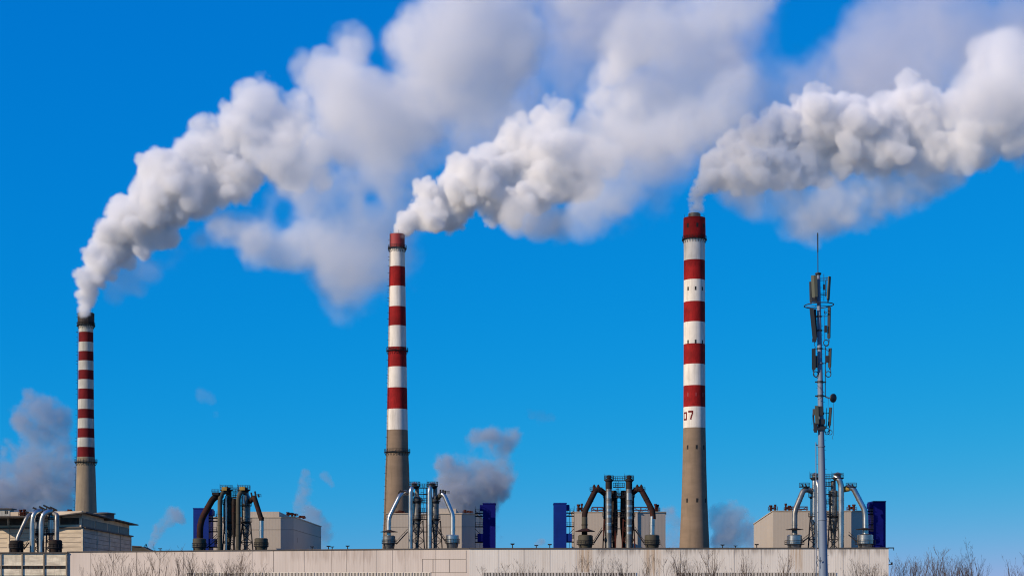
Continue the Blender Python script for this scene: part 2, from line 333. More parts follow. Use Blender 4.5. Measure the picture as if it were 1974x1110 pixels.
def chimney(label, cx, Y, prof, bands, mats, rings, wins=(), ladder_az=None, flue=None, cap=None, digits=None):
    k = Y / F
    Z = lambda py: EYE + (HOR - py) * k
    base = P(cx, HOR, Y)
    root = empty('chimney', (base.x, Y, 0), label, 'chimney', 'striped power station chimneys')
    c = (base.x, Y)
    ys = sorted(set([b[0] for b in bands] + [b[1] for b in bands] + [p[0] for p in prof]), reverse=True)
    ys = [HOR + EYE / k] + [y for y in ys if y < HOR]
    full = []
    for a, b in zip(ys, ys[1:]):
        n = max(1, int((a - b) / 12))
        full += [a + (b - a) * i / n for i in range(n)]
    full.append(ys[-1])
    R_ = lambda y: interp(prof, y)[0] * k
    ml = []
    for a, b in zip(full, full[1:]):
        mid = (a + b) / 2; mi = 0
        for t, bo, m_ in bands:
            if t <= mid <= bo: mi = m_
        ml.append(mi)
    mb = MB(); mb.lathe(c, [(Z(y), R_(y)) for y in full], 64, mats=ml, cap=False)
    topz, topr = Z(full[-1]), R_(full[-1])
    mb.lathe(c, [(topz, topr), (topz + 0.02, topr - 0.5), (topz - 4, topr - 0.55)], 64, mat=ml[-1], cap=False)
    mb.add([(c[0] + (topr - 0.5) * math.cos(t * math.pi / 16), c[1] + (topr - 0.5) * math.sin(t * math.pi / 16), topz - 3.5) for t in range(32)], [tuple(range(32))], ml[-1])
    mb.build('shaft', mats, root)
    for py, rp, h in rings:                 # ring platforms
        z = Z(py); r0 = R_(py) - 0.05; r1 = rp * k
        pb = MB(); pb.ring(c, z, r0, r1, 0.25, seg=48)
        for q in range(24):
            t = 2 * math.pi * q / 24; u = Vector((math.cos(t), math.sin(t), 0))
            p = Vector((c[0], c[1], 0))
            pb.bar(p + u * r1 * 0.99 + Vector((0, 0, z)), p + u * r0 + Vector((0, 0, z - h)), 0.10)
        pl = pb.build('platform', M['iron'], root)
        rb = MB(); rb.railing(c, z + 0.25, r1 - 0.1, 1.3, 24, 0.075, seg=48); rb.build('railing', M['iron'], pl)
    for py, az_list, w, h, m_ in wins:      # window openings
        for az in az_list:
            t = R(az); r = R_(py) + 0.03; z0, z1 = Z(py + h / 2), Z(py - h / 2)
            u = Vector((math.sin(t), -math.cos(t), 0)); s_ = Vector((math.cos(t), math.sin(t), 0)) * w * k / 2
            o = Vector((c[0], c[1], 0)) + u * r
            wb = MB()
            a = [o - s_ - u * 0.6, o + s_ - u * 0.6, o + s_ + u * 0.02, o - s_ + u * 0.02]
            wb.prism([(q.x, q.y) for q in a][::-1], z0, z1)
            fr = M['opening'] if m_ is None else m_
            wb.build('window', fr, root)
    if ladder_az is not None:
        t = R(ladder_az); u = Vector((math.sin(t), -math.cos(t), 0))
        pts = [(Vector((c[0], c[1], Z(y))) + u * R_(y), u) for y in full]
        lb = MB(); ladder(lb, pts); lb.build('ladder', M['iron'], root)
    if flue:
        t_, b_, r_ = flue
        fb = MB(); fb.lathe(c, [(Z(b_) - 1, r_ * k), (Z(t_), r_ * k), (Z(t_), r_ * k - 0.3), (Z(t_) - 2, r_ * k - 0.35)], 40, cap=False)
        fb.lathe(c, [(Z(t_) - 0.9, r_ * k), (Z(t_) - 0.9, r_ * k + 0.12), (Z(t_) - 0.5, r_ * k + 0.12), (Z(t_) - 0.5, r_ * k)], 40, cap=False)
        fb.build('flue', M['soot_flue'], root)
    if cap:
        t_, b_, r_, m_ = cap                # steel crown with upright battens
        cb = MB(); cb.lathe(c, [(Z(b_), r_ * k), (Z(t_), r_ * k), (Z(t_), r_ * k - 0.35), (Z(t_) - 3, r_ * k - 0.4)], 48, cap=False)
        for q in range(28):
            t = 2 * math.pi * q / 28; x, y = c[0] + r_ * k * math.cos(t), c[1] + r_ * k * math.sin(t)
            cb.bar((x, y, Z(b_)), (x, y, Z(t_) + 0.05), 0.13)
        for q in (0.18, 0.5, 0.82):
            cb.ring(c, Z(b_) + (Z(t_) - Z(b_)) * q, r_ * k - 0.05, r_ * k + 0.16, 0.25, seg=48)
        cb.build('crown', m_, root)
    # lightning rods
    for q in range(8):
        lb = MB(); t = 2 * math.pi * (q + .3) / 8; x, y = c[0] + (topr - 0.2) * math.cos(t), c[1] + (topr - 0.2) * math.sin(t)
        lb.bar((x, y, topz - 0.5), (x, y, topz + 1.6), 0.06); lb.build('lightning_rod', M['iron'], root)
    if digits:                              # painted figures wrapped round the shaft
        for strokes, az0, az1, py0, py1, nm in digits:
            db = MB()
            for (u0, v0, u1, v1) in strokes:
                n = max(2, int(abs(u1 - u0) * 6) + 1)
                vs = []
                for i in range(n + 1):
                    u = u0 + (u1 - u0) * i / n; t = R(az0 + (az1 - az0) * u)
                    for v in (v0, v1):
                        py = py0 + (py1 - py0) * v; r = R_(py) + 0.03
                        vs.append((c[0] + r * math.sin(t), c[1] - r * math.cos(t), Z(py)))
                for i in range(n): db.add([vs[2 * i], vs[2 * i + 1], vs[2 * i + 3], vs[2 * i + 2]], [(0, 1, 2, 3)])
            db.build(nm, M['red_dark'], root)
    return root
M['soot_flue'] = mat('stained_steel_flue', (0.20, 0.17, 0.13), 0.6, metal=0.3, var=0.25, dirt=0.6, dirt_col=(0.06, 0.05, 0.04), dirt_scale=(0.7, 0.7, 0.2))

# left chimney: grey concrete, thin dull stripes, dark crown
b1 = [(603, 641, 1)]
for i, (t, b_) in enumerate([(641,660),(678,696),(714,732),(750,770),(789,807),(826,844),(862,881)]): b1.append((t, b_, 2))
for t, b_ in [(660,678),(696,714),(732,750),(770,789),(807,826),(844,862)]: b1.append((t, b_, 1))
chimney('grey chimney with thin dull red stripes and a black crown, leftmost of the three', 165.8, 850,
        [(606,13.4),(640,13.7),(800,15.0),(880,16.6),(900,17.6),(990,20.4),(1145,24.5)], b1, [M['stack_grey'], M['white_worn'], M['red_dark']],
        [(628,17.4,1.6),(891,21.5,1.8)], ladder_az=-84, cap=(604,626,15.3,M['soot']))
# middle chimney
b2 = [(452,478,3),(478,515,1),(515,553,2),(553,592,1),(592,629,2),(629,670,1),(670,708,2),(708,748,1),(748,789,2),(789,829,1)]
chimney('slim red and white chimney with ring platforms at three heights, middle of the three', 765.8, 800,
        [(452,14.3),(480,14.5),(560,15.9),(670,17.5),(740,18.8),(829,20.3),(872,21.2),(900,22.8),(1000,26.0),(1060,29.0),(1145,33.0)], b2, [M['stack'], M['white'], M['red'], M['soot_red']],
        [(480,18.2,1.8),(677,21.2,1.8),(872,25.2,1.8)], ladder_az=-58)
# right chimney
b3 = [(421,462,2),(462,503,1),(503,541,2),(541,583,1),(583,622,2),(622,664,1),(664,703,2),(703,744,1),(744,785,2),(785,825,1)]
zero = [(0,0,1,.2),(0,.8,1,1),(0,.2,.28,.8),(.72,.2,1,.8)]
seven = [(0,0,1,.21),(.70,.21,1,.42),(.58,.42,.88,.62),(.48,.62,.78,.82),(.40,.82,.70,1.0)]
chimney('thick red and white chimney with painted figures 07, rightmost of the three', 1338.6, 800,
        [(421,21.0),(455,21.6),(463,20.6),(500,20.3),(700,20.7),(825,21.4),(900,22.9),(950,24.3),(1000,26.3),(1056,29.0),(1145,33.5)], b3, [M['stack'], M['white'], M['red']],
        [(463,24.0,1.6)],
        wins=[(438,(-42,9,52),4,8,None),(559,(-42,0,42),3.2,7,None),(661,(-42,0,42),3.2,7,None),(762,(-42,3,45),3.2,7,M['soot_red']),(863,(-42,5,48),3.6,8,None),(965,(-40,6,52),3.8,8,None)],
        flue=(412,422,11.5), digits=[(zero,-77,-48,795,811,'painted_zero'),(seven,-40,-12,793,810,'painted_seven')])

# ------------------------------------------------------------------ long warehouse in the foreground
WL = [P(130,1064,486), P(905,1057,452)]          # left, pinkish length
WR = [P(905,1057,452), P(1713,1056,452)]         # right, cream length
def wall_slab(mb, a, b, z0, z1, depth, m=0):
    d = (b - a); d.z = 0; d.normalize(); nrm = Vector((-d.y, d.x, 0))      # away from the camera
    p = [a, b, b + nrm * depth, a + nrm * depth]
    mb.prism([(q.x, q.y) for q in p], z0, z1, m)
def sheet_wall(root, a, b, za, zb, mat_, name, seams):
    d = b - a; u = Vector((d.x, d.y, 0)).normalized(); nr = Vector((u.y, -u.x, 0))
    me = MB(); q = [a, b, b - nr * 45, a - nr * 45]
    me.prism([(v.x, v.y) for v in q], 0, [za, zb, zb, za])
    for t, w_, z0, z1 in seams:
        p = a.lerp(b, t); zt = za + (zb - za) * t
        s_ = u * w_ / 2
        q = [p - s_ + nr * 0.05, p + s_ + nr * 0.05, p + s_ - nr * 0.05, p - s_ - nr * 0.05]
        me.prism([(v.x, v.y) for v in q], z0, zt - 0.02 if z1 is None else z1, 1)
    if name == 'wall_with_outline':
        for a_, b_ in (((819,1077),(899,1077)), ((820,1077),(820,1103)), ((820,1102.6),(900,1102.6)), ((899,1060),(899,1103)), ((839,1077),(839,1102)), ((869,1077),(869,1102))):
            me.bar(on_wall(*a_), on_wall(*b_), 0.06, 1)
    me.build('wall', [mat_, M['seam']], root)
    cp = MB(); q = [a + nr * 0.25, b + nr * 0.25, b - nr * 45.2, a - nr * 45.2]
    cp.prism([(v.x, v.y) for v in q], [za + 0.003, zb + 0.003] * 1 + [zb + 0.003, za + 0.003], [za + 0.28, zb + 0.28, zb + 0.28, za + 0.28])
    cp.build('roof_edge', M['roof'], root)
    return u, nr
T = lambda px: (px - 130) / 775.0
T2 = lambda px: (px - 905) / 808.0
_u = (WL[1] - WL[0]); _u.z = 0; _u.normalize(); nL = Vector((_u.y, -_u.x, 0)); nR = Vector((0, -1, 0))
def on_wall(px, py, off=0.03):
    if px < 905: t = T(px); p = WL[0].lerp(WL[1], t); nn = nL
    else: t = T2(px); p = WR[0].lerp(WR[1], t); nn = nR
    z = EYE + (HOR - py) / F * p.y
    return Vector((p.x, p.y, z)) + nn * off
xw = lambda px: (px - 987) / F * (452 if px >= 905 else 486 - 34 * (px - 130) / 775.0)
stain(M['cream'], [(xw(1112), xw(1142)), (xw(1243), xw(1274)), (xw(1522), xw(1548))], 13.2, 6.5, (0.42, 0.29, 0.17), 2.2, 0.75)
stain(M['cream'], [(xw(1150), xw(1240)), (xw(1280), xw(1500)), (xw(1590), xw(1706))], 13.2, 11.2, (0.27, 0.23, 0.19), 1.4, 0.75, 5.0)
stain(M['pink'], [(xw(500), xw(520)), (xw(560), xw(720)), (xw(760), xw(815))], 13.4, 9.5, (0.30, 0.24, 0.20), 1.8, 0.55, 11.0)
zWL, zWM, zWR = P(130,1064,486).z, P(905,1057.5,452).z, P(1713,1056.5,452).z
wh = empty('warehouse', (WL[0].x, WL[0].y, 0), 'long low warehouse with pale sheet walls running across the foreground', 'warehouse')
seams = [(T(x), 0.12, 5, None) for x in (271, 541)] + [(T(x), 0.05, 5, None) for x in (600, 652, 712, 765, 178, 225, 318, 365, 410, 455, 500, 680, 735, 788, 843)]
uL, nL = sheet_wall(wh, WL[0], WL[1], zWL, zWM, M['pink'], 'wall_with_outline', seams)
seams2 = [(T2(x), 0.04, 5, None) for x in (960, 1010, 1060, 1110, 1160, 1210, 1262, 1312, 1365, 1415, 1468, 1520, 1570, 1625, 1675)]
uR, nR = sheet_wall(wh, WR[0], WR[1], zWM, zWR, M['cream'], 'wall', seams2)
# window strips: every group of five panes is one window
def window_mesh(w, h):
    f = MB(); f.box(-w / 2, w / 2, -0.12, 0.05, -h, 0)
    fr = MB()
    for i in range(6):
        x = -w / 2 + w * i / 5; fr.box(x - 0.09, x + 0.09, -0.2, -0.123, -h, 0)
    fr.box(-w / 2 - 0.12, w / 2 + 0.12, -0.24, -0.203, -0.02, 0.12)
    return f, fr
wa, wb_ = window_mesh(2.05, 2.6)
proto = wa.build('window', M['glass'], wh); pfr = wb_.build('frame', M['cream'], proto)
first = True
spans = [(371, 836), (931, 1226), (1303, 1612)]
for s0, s1 in spans:
    n = int((s1 - s0) / 16.6)
    for i in range(n):
        px = s0 + (s1 - s0) * (i + 0.5) / n
        p = on_wall(px, 1103.0, 0.0); an = math.atan2(uL.y, uL.x) if px < 905 else 0.0
        if first: o = proto; fr = pfr; first = False
        else:
            o = proto.copy(); COL.objects.link(o); o.parent = wh; o.matrix_parent_inverse = proto.matrix_parent_inverse
            fr = pfr.copy(); COL.objects.link(fr); fr.parent = o
        o.location = p; o.rotation_euler = (0, 0, an)
# gutter spout and lamp bracket on the right end
gb = MB()
e = on_wall(1713, 1056.5, 0)
gb.box(e.x - 0.1, e.x + 1.4, e.y - 0.3, e.y + 0.3, e.z + 0.03, e.z + 0.3); gb.bar((e.x + 1.35, e.y, e.z + 0.1), (e.x + 1.35, e.y, e.z - 0.5), 0.12)
gb.build('gutter', M['iron'], wh)
lb = MB(); k_ = 452 / F
q = lambda px, py: Vector(P(px, py, 452.2))
lb.bar(q(1711.5, 1071), q(1716, 1084), 0.09); lb.bar(q(1711, 1087.5), q(1720.5, 1087), 0.16); lb.bar(q(1719, 1087), q(1719, 1083), 0.3); lb.bar(q(1711.6, 1070), q(1711.6, 1100), 0.08)
lb.build('lamp_bracket', M['iron'], wh)

# small tee vents on the warehouse roof
vt = None
VL = ['right of the small sloping shed', 'nearest the leftmost pale hall', 'the taller of the close pair left of the middle chimney', 'the shorter of the close pair left of the middle chimney', 'last before the middle chimney', 'tallest one right of the dark blue stair tower', 'short one between the two blue stair towers', 'just left of the wide hall stair tower', 'just right of the thick chimney base', 'at the left corner of the rightmost hall', 'short one between the thick chimney and the rightmost hall']
for i, (px, h) in enumerate([(317,5),(614,6),(645,7),(652,5.5),(681,7),(988,9),(1034,6),(1060,8),(1394,7),(1460,8),(1419,5)]):
    p = (WL[0].lerp(WL[1], T(px)) if px < 905 else WR[0].lerp(WR[1], T2(px)))
    zt = (zWL + (zWM - zWL) * T(px) if px < 905 else zWM) + 0.28
    if vt is None:
        a = MB(); a.bar((0, 0, 0), (0, 0, 0.93), 0.13, seg=8); a.bar((-0.45, 0, 0.88), (0.45, 0, 0.88), 0.17, seg=8); a.bar((-0.4, 0, 0.85), (-0.4, 0, 1.05), 0.15, seg=8); a.bar((0.4, 0, 0.85), (0.4, 0, 1.05), 0.15, seg=8); a.lathe((0, 0), [(0, 0.25), (0.08, 0.25), (0.08, 0.14)], 8)
        vt = a.build('roof_vent', M['iron']); o = vt
    else: o = vt.copy(); COL.objects.link(o)
    o.location = (p.x, p.y + 1.2, zt - 0.0); o.scale = (1, 1, h / 7.5)
    tag(o, 'dark tee-shaped roof vent, ' + VL[i], 'vent', 'tee vents on the warehouse roof')

# ------------------------------------------------------------------ concrete block at the far left of the foreground
cb = empty('concrete_building', (P(0,1065,485.6).x, 485.6, 0), 'stained concrete panelled building at the bottom left corner with dark window bands', 'building')
Yc = 485.6; kc = Yc / F
z = lambda py, Y=Yc: EYE + (HOR - py) * Y / F
X = lambda px, Y=Yc: (px - 987) * Y / F
w = MB(); w.box(X(-60), X(130), Yc, Yc + 40, 0, z(1066)); w.build('wall', M['conc'], cb)
w = MB(); w.box(X(-61), X(130.5), Yc - 0.5, Yc + 40.3, z(1066) + 0.003, z(1066) + 0.35); w.build('roof_edge', M['roof'], cb)
for px in (-38, 2.5, 43, 85, 128.4):
    w = MB(); w.box(X(px) - 0.17, X(px) + 0.17, Yc - 0.35, Yc - 0.003, 0, z(1066) - 0.003); w.build('column', M['conc_col'], cb)
for x0, x1 in ((-36,1), (4,41.5), (44.5,83.5), (86.5,126.8)):
    w = MB(); w.box(X(x0), X(x1), Yc - 0.05, Yc + 0.2, z(1095.5), z(1090)); wi = w.build('window', M['glass'], cb)
    f = MB()
    for t in (0.25, 0.5, 0.75):
        f.box(X(x0 + (x1 - x0) * t) - 0.05, X(x0 + (x1 - x0) * t) + 0.05, Yc - 0.1, Yc - 0.053, z(1095.5), z(1090))
    f.build('frame', M['rust'], wi)
    w = MB(); w.box(X(x0), X(x1), Yc - 0.05, Yc + 0.2, 0.5, z(1108.3)); w.build('window', M['glass'], cb)
    w = MB(); w.box(X(x0), X(x1), Yc - 0.22, Yc - 0.053, z(1089.8), z(1089)); w.build('lintel', M['conc_pale'], cb)
# ------------------------------------------------------------------ sheet-clad halls behind the warehouse
def poly(pts): return [(p.x, p.y) for p in pts]
def hall(label, corners, tops, mat_, seam_py=None, extra=None, name='mill_hall'):
    """corners: (px, Y) of the outline seen from the front, left to right, then the back; tops: photo row of the roof at each corner"""
    ps = [P(px, HOR, Y) for px, Y in corners]
    zs = [EYE + (HOR - t) / F * Y for t, (px, Y) in zip(tops, corners)]
    root = empty(name, (ps[0].x, ps[0].y, 0), label, 'building', 'sheet clad halls behind the warehouse')
    n = len(ps)
    w = MB(); w.prism(poly(ps), 0, zs); s = w
    # thin roof edge standing proud of the wall
    cx = sum(p.x for p in ps) / n; cy_ = sum(p.y for p in ps) / n
    e = MB()
    out = [(p.x + (0.25 if p.x > cx else -0.25), p.y + (0.25 if p.y > cy_ else -0.25)) for p in ps]
    e.prism(out, [q + 0.003 for q in zs], [q + 0.28 for q in zs]); e.build('roof_edge', M['conc_pale'], root)
    if seam_py:
        for (a, b), (ra, rb) in seam_py:
            pa, pb = ps[a], ps[b]
            u = Vector((pb.x - pa.x, pb.y - pa.y, 0)).normalized(); nr = Vector((u.y, -u.x, 0)) * 0.03
            za = EYE + (HOR - ra) / F * pa.y; zb = EYE + (HOR - rb) / F * pb.y
            s.bar((pa.x + nr.x, pa.y + nr.y, za), (pb.x + nr.x, pb.y + nr.y, zb), 0.08, 1)
    w.build('wall', [mat_, M['seam']], root)
    return root, ps, zs

def rooftop(label, px, py_base, Y, w_px, h_px, seed, frame=True):
    """cluster of rusty stub pipes and a frame standing on a roof"""
    k = Y / F; rng = random.Random(seed); c = P(px, py_base, Y)
    root = empty('rooftop_machinery', (c.x, c.y, c.z), label, 'roof machinery', 'rusty machinery on the hall roofs')
    W, H = w_px * k, h_px * k
    x0 = c.x - W / 2
    n = max(2, int(w_px / 7))
    for i in range(n):
        x = x0 + W * (i + 0.5) / n + rng.uniform(-.2, .2); h = H * rng.uniform(0.6, 1.0); r = rng.uniform(0.28, 0.45)
        m = MB(); m.lathe((x, c.y + rng.uniform(-.5, .5)), [(c.z - 0.1, r), (c.z + h * .75, r), (c.z + h * .76, r * 1.45), (c.z + h, r * 1.45)], 12); m.build('vent_pipe', M['rust'], root)
    m = MB()
    m.box(x0, x0 + W, c.y - 0.9, c.y + 0.9, c.z + H * 0.22, c.z + H * 0.22 + 0.16)
    for i in range(n + 2):
        x = x0 + W * i / (n + 1)
        for y in (-0.8, 0.8): m.bar((x, c.y + y, c.z), (x, c.y + y, c.z + H * 0.5), 0.09)
    for y in (-0.8, 0.8): m.bar((x0, c.y + y, c.z + H * 0.5), (x0 + W, c.y + y, c.z + H * 0.5), 0.07)
    m.build('frame', M['rust'], root)
    m = MB()
    for i in range(max(1, n - 1)):
        x = x0 + W * (i + 1) / n; s_ = rng.uniform(0.35, 0.6)
        m.box(x - s_, x + s_, c.y - 0.6, c.y + 0.6, c.z + H * 0.22 + 0.163, c.z + H * 0.22 + s_ * 1.6)
    m.build('fan_box', M['rust'], root)
    return root

def roof_frame(label, px0, px1, py0, py1, Y):
    a, b = P(px0, py1, Y), P(px1, py1, Y); H = (py1 - py0) * Y / F
    root = empty('roof_frame', tuple(a), label, 'steel frame')
    m = MB(); n = max(2, int((px1 - px0) / 12))
    for y in (0, 2.5):
        for zz in (H, H * 0.45): m.bar((a.x, a.y + y, a.z + zz), (b.x, b.y + y, b.z + zz), 0.16)
        for i in range(n + 1):
            x = a.x + (b.x - a.x) * i / n; m.bar((x, a.y + y, a.z), (x, a.y + y, a.z + H), 0.14)
        for i in range(n):
            x = a.x + (b.x - a.x) * i / n; x2 = a.x + (b.x - a.x) * (i + 1) / n
            m.bar((x, a.y + y, a.z), (x2, a.y + y, a.z + H), 0.09) if i % 2 else m.bar((x, a.y + y, a.z + H), (x2, a.y + y, a.z), 0.09)
    m.build('beam', M['rust'], root)
    return root

# hall 2 (left)
Yh = 580
hall('stepped pale hall with a long blue-shaded side, behind the dark leftmost tall cyclone tower', [(398,Yh),(541,Yh),(566,Yh+8),(619,Yh+105),(470,Yh+105)], [997,997,996,1015,1015], M['hall_sheet'], [((0,1),(1020.5,1020)),((1,2),(1020,1020)),((2,3),(1020,1035.5))])
hh = MB(); a = P(481,986,Yh+2); b = P(538,985,Yh+2); zt = EYE + (HOR-985.5)/F*(Yh+2); zb_ = EYE + (HOR-996.5)/F*Yh + 0.3
hh.prism([(a.x,a.y),(b.x,b.y),(b.x+2.2,b.y+14),(a.x,a.y+14)], zb_, [zt,zt,zt-1.2,zt-1.2])
tag(hh.build('roof_penthouse', M['hall_sheet']), 'low raised penthouse on the roof of the leftmost pale hall', 'penthouse')
w = MB(); p1 = P(572.5, 1040, Yh + 19.5); w.box(p1.x - 0.25, p1.x + 0.12, p1.y - 0.8, p1.y + 0.8, p1.z - 0.9, p1.z + 0.9); 
tag(w.build('wall_vent', M['opening']), 'small dark vent on the shaded side wall of the leftmost pale hall', 'vent')
# hall 3 (middle)
hall('pale hall in front of the middle chimney base, behind the shiny cyclone tower', [(745,Yh),(890,Yh),(917,Yh+8),(935,Yh+60),(745,Yh+60)], [990,990,990,1005,1005], M['hall_sheet'], [((0,1),(1015,1014.5)),((1,2),(1014.5,1014.5))])
hh = MB(); a = P(845,979.5,Yh+2); b = P(879,979.5,Yh+2); zb_ = EYE + (HOR-990)/F*Yh + 0.3
hh.prism([(a.x,a.y),(b.x,b.y),(b.x+1.3,b.y+12),(a.x,a.y+12)], zb_, [a.z,b.z,b.z-2,b.z-2])
tag(hh.build('roof_penthouse', M['hall_sheet']), 'low raised penthouse on the roof of the hall before the middle chimney', 'penthouse')
# hall 4
hall('wide pale hall between a blue stair tower and the thick right chimney', [(1102,Yh),(1229,Yh),(1231,Yh+0.6),(1283,Yh+3),(1283,Yh+60),(1102,Yh+60)], [987,987,987,987,992,992], M['hall_sheet'])
# hall 5
hall('rightmost pale hall with a slanting left side wall, behind the telecom mast', [(1453,Yh+110),(1478,Yh+22),(1490,Yh),(1641,Yh),(1663,Yh+7),(1675,Yh+110)], [1010,993,985,985,985,1005], M['hall_sheet'])

# ------------------------------------------------------------------ blue stair towers
def blue_tower(label, px0, px1, py, Y, side, mat_, box=None):
    k = Y / F; a, b = P(px0, py, Y), P(px1, py, Y)
    root = empty('stair_tower', (a.x, a.y, 0), label, 'stair tower', 'blue stair towers beside the halls')
    D = 9.0
    m = MB(); m.box(a.x, b.x, a.y, a.y + D, 0, a.z); m.build('wall', mat_, root)
    m = MB(); m.box(a.x - 0.12, b.x + 0.12, a.y - 0.12, a.y + D + 0.12, a.z + 0.003, a.z + 0.35); m.build('roof', mat_, root)
    s = side; xe = b.x if s > 0 else a.x      # side on which the walkways reach the hall
    m = MB()
    for q in (18, 24, 44, 62, 66, 74):
        z0 = a.z - q * k; m.box(min(xe, xe + s * 2.6) + 0.01, max(xe, xe + s * 2.6) - 0.01, a.y + 1, a.y + 3.5, z0, z0 + 0.3)
    for q in (2.55, 1.0):
        m.bar((xe + s * q, a.y + 1.1, 0), (xe + s * q, a.y + 1.1, a.z - 4 * k), 0.09)
    m.bar((xe, a.y + 1.2, a.z - 24 * k), (xe + s * 2.5, a.y + 1.2, a.z - 13 * k), 0.12)
    m.bar((xe, a.y + 1.2, a.z - 62 * k), (xe + s * 2.5, a.y + 1.2, a.z - 48 * k), 0.12)
    m.build('walkway', M['iron'], root)
    for q in (18, 44, 66):
        m = MB(); z0 = a.z - q * k + 0.3
        for h in (0.6, 1.2): m.bar((xe, a.y + 1.05, z0 + h), (xe + s * 2.6, a.y + 1.05, z0 + h), 0.06)
        for x in (0.3, 1.3, 2.4): m.bar((xe + s * x, a.y + 1.05, z0), (xe + s * x, a.y + 1.05, z0 + 1.2), 0.06)
        m.build('railing', M['iron'], root)
    m = MB(); m.box(min(xe, xe + s * 1.0) + 0.01, max(xe, xe + s * 1.0), a.y + 0.6, a.y + 6, a.z - 12 * k, a.z - 1.5 * k); m.build('landing', mat_, root)
    m = MB(); m.box(min(xe, xe + s * 1.8) + 0.01, max(xe, xe + s * 1.8), a.y + 0.3, a.y + 6, a.z - 72 * k, a.z - 57 * k); m.build('lift_box', mat_, root)
    return root
blue_tower('bright blue stair tower left of the dark grimy cyclone tower', 372.5, 402, 980.5, 556, 1, M['blue'])
blue_tower('dark blue stair tower right of the hall before the middle chimney', 931, 955, 971, 556, -1, M['navy'])
blue_tower('blue stair tower at the left end of the wide hall', 1068, 1092, 970.5, 556, 1, M['blue'])
blue_tower('very dark navy stair tower at the right end of the warehouse', 1684, 1707.5, 967, 556, -1, M['navy'])

# ------------------------------------------------------------------ roof machinery
rooftop('rusty pipes on the roof corner of the leftmost pale hall', 563, 994, 600, 22, 8, 1)
rooftop('low rusty fans along the side roof of the leftmost pale hall', 581, 999, 625, 16, 6, 2)
rooftop('rusty pipes on the roof right of the shiny middle cyclone tower', 902, 989.5, 590, 20, 9, 3)
rooftop('rusty fans on the roof in front of the middle chimney', 771, 989.5, 590, 20, 7, 4)
rooftop('tall rusty vents at the left roof corner of the wide hall', 1118, 986.5, 586, 12, 17, 5)
rooftop('tall rusty vents at the right roof corner of the wide hall', 1266, 986.5, 586, 12, 17, 6)
rooftop('rusty vents at the left roof corner of the rightmost hall', 1490, 984.5, 586, 17, 17, 7)
rooftop('rusty vents on the rightmost hall left of its cyclone tower', 1519, 984.5, 586, 14, 15, 8)
rooftop('rusty vents between the rightmost cyclone tower and the navy stair tower', 1642, 984.5, 586, 18, 16, 9)
roof_frame('long rusty steel frame on the wide hall roof left of the cyclone tower', 1141, 1163, 977, 986.5, 584)
roof_frame('long rusty steel frame on the wide hall roof right of the cyclone tower', 1222, 1250, 977, 986.5, 584)
roof_frame('rusty steel frame on the rightmost hall roof beside the cyclone tower', 1526, 1557, 976, 984.5, 584)

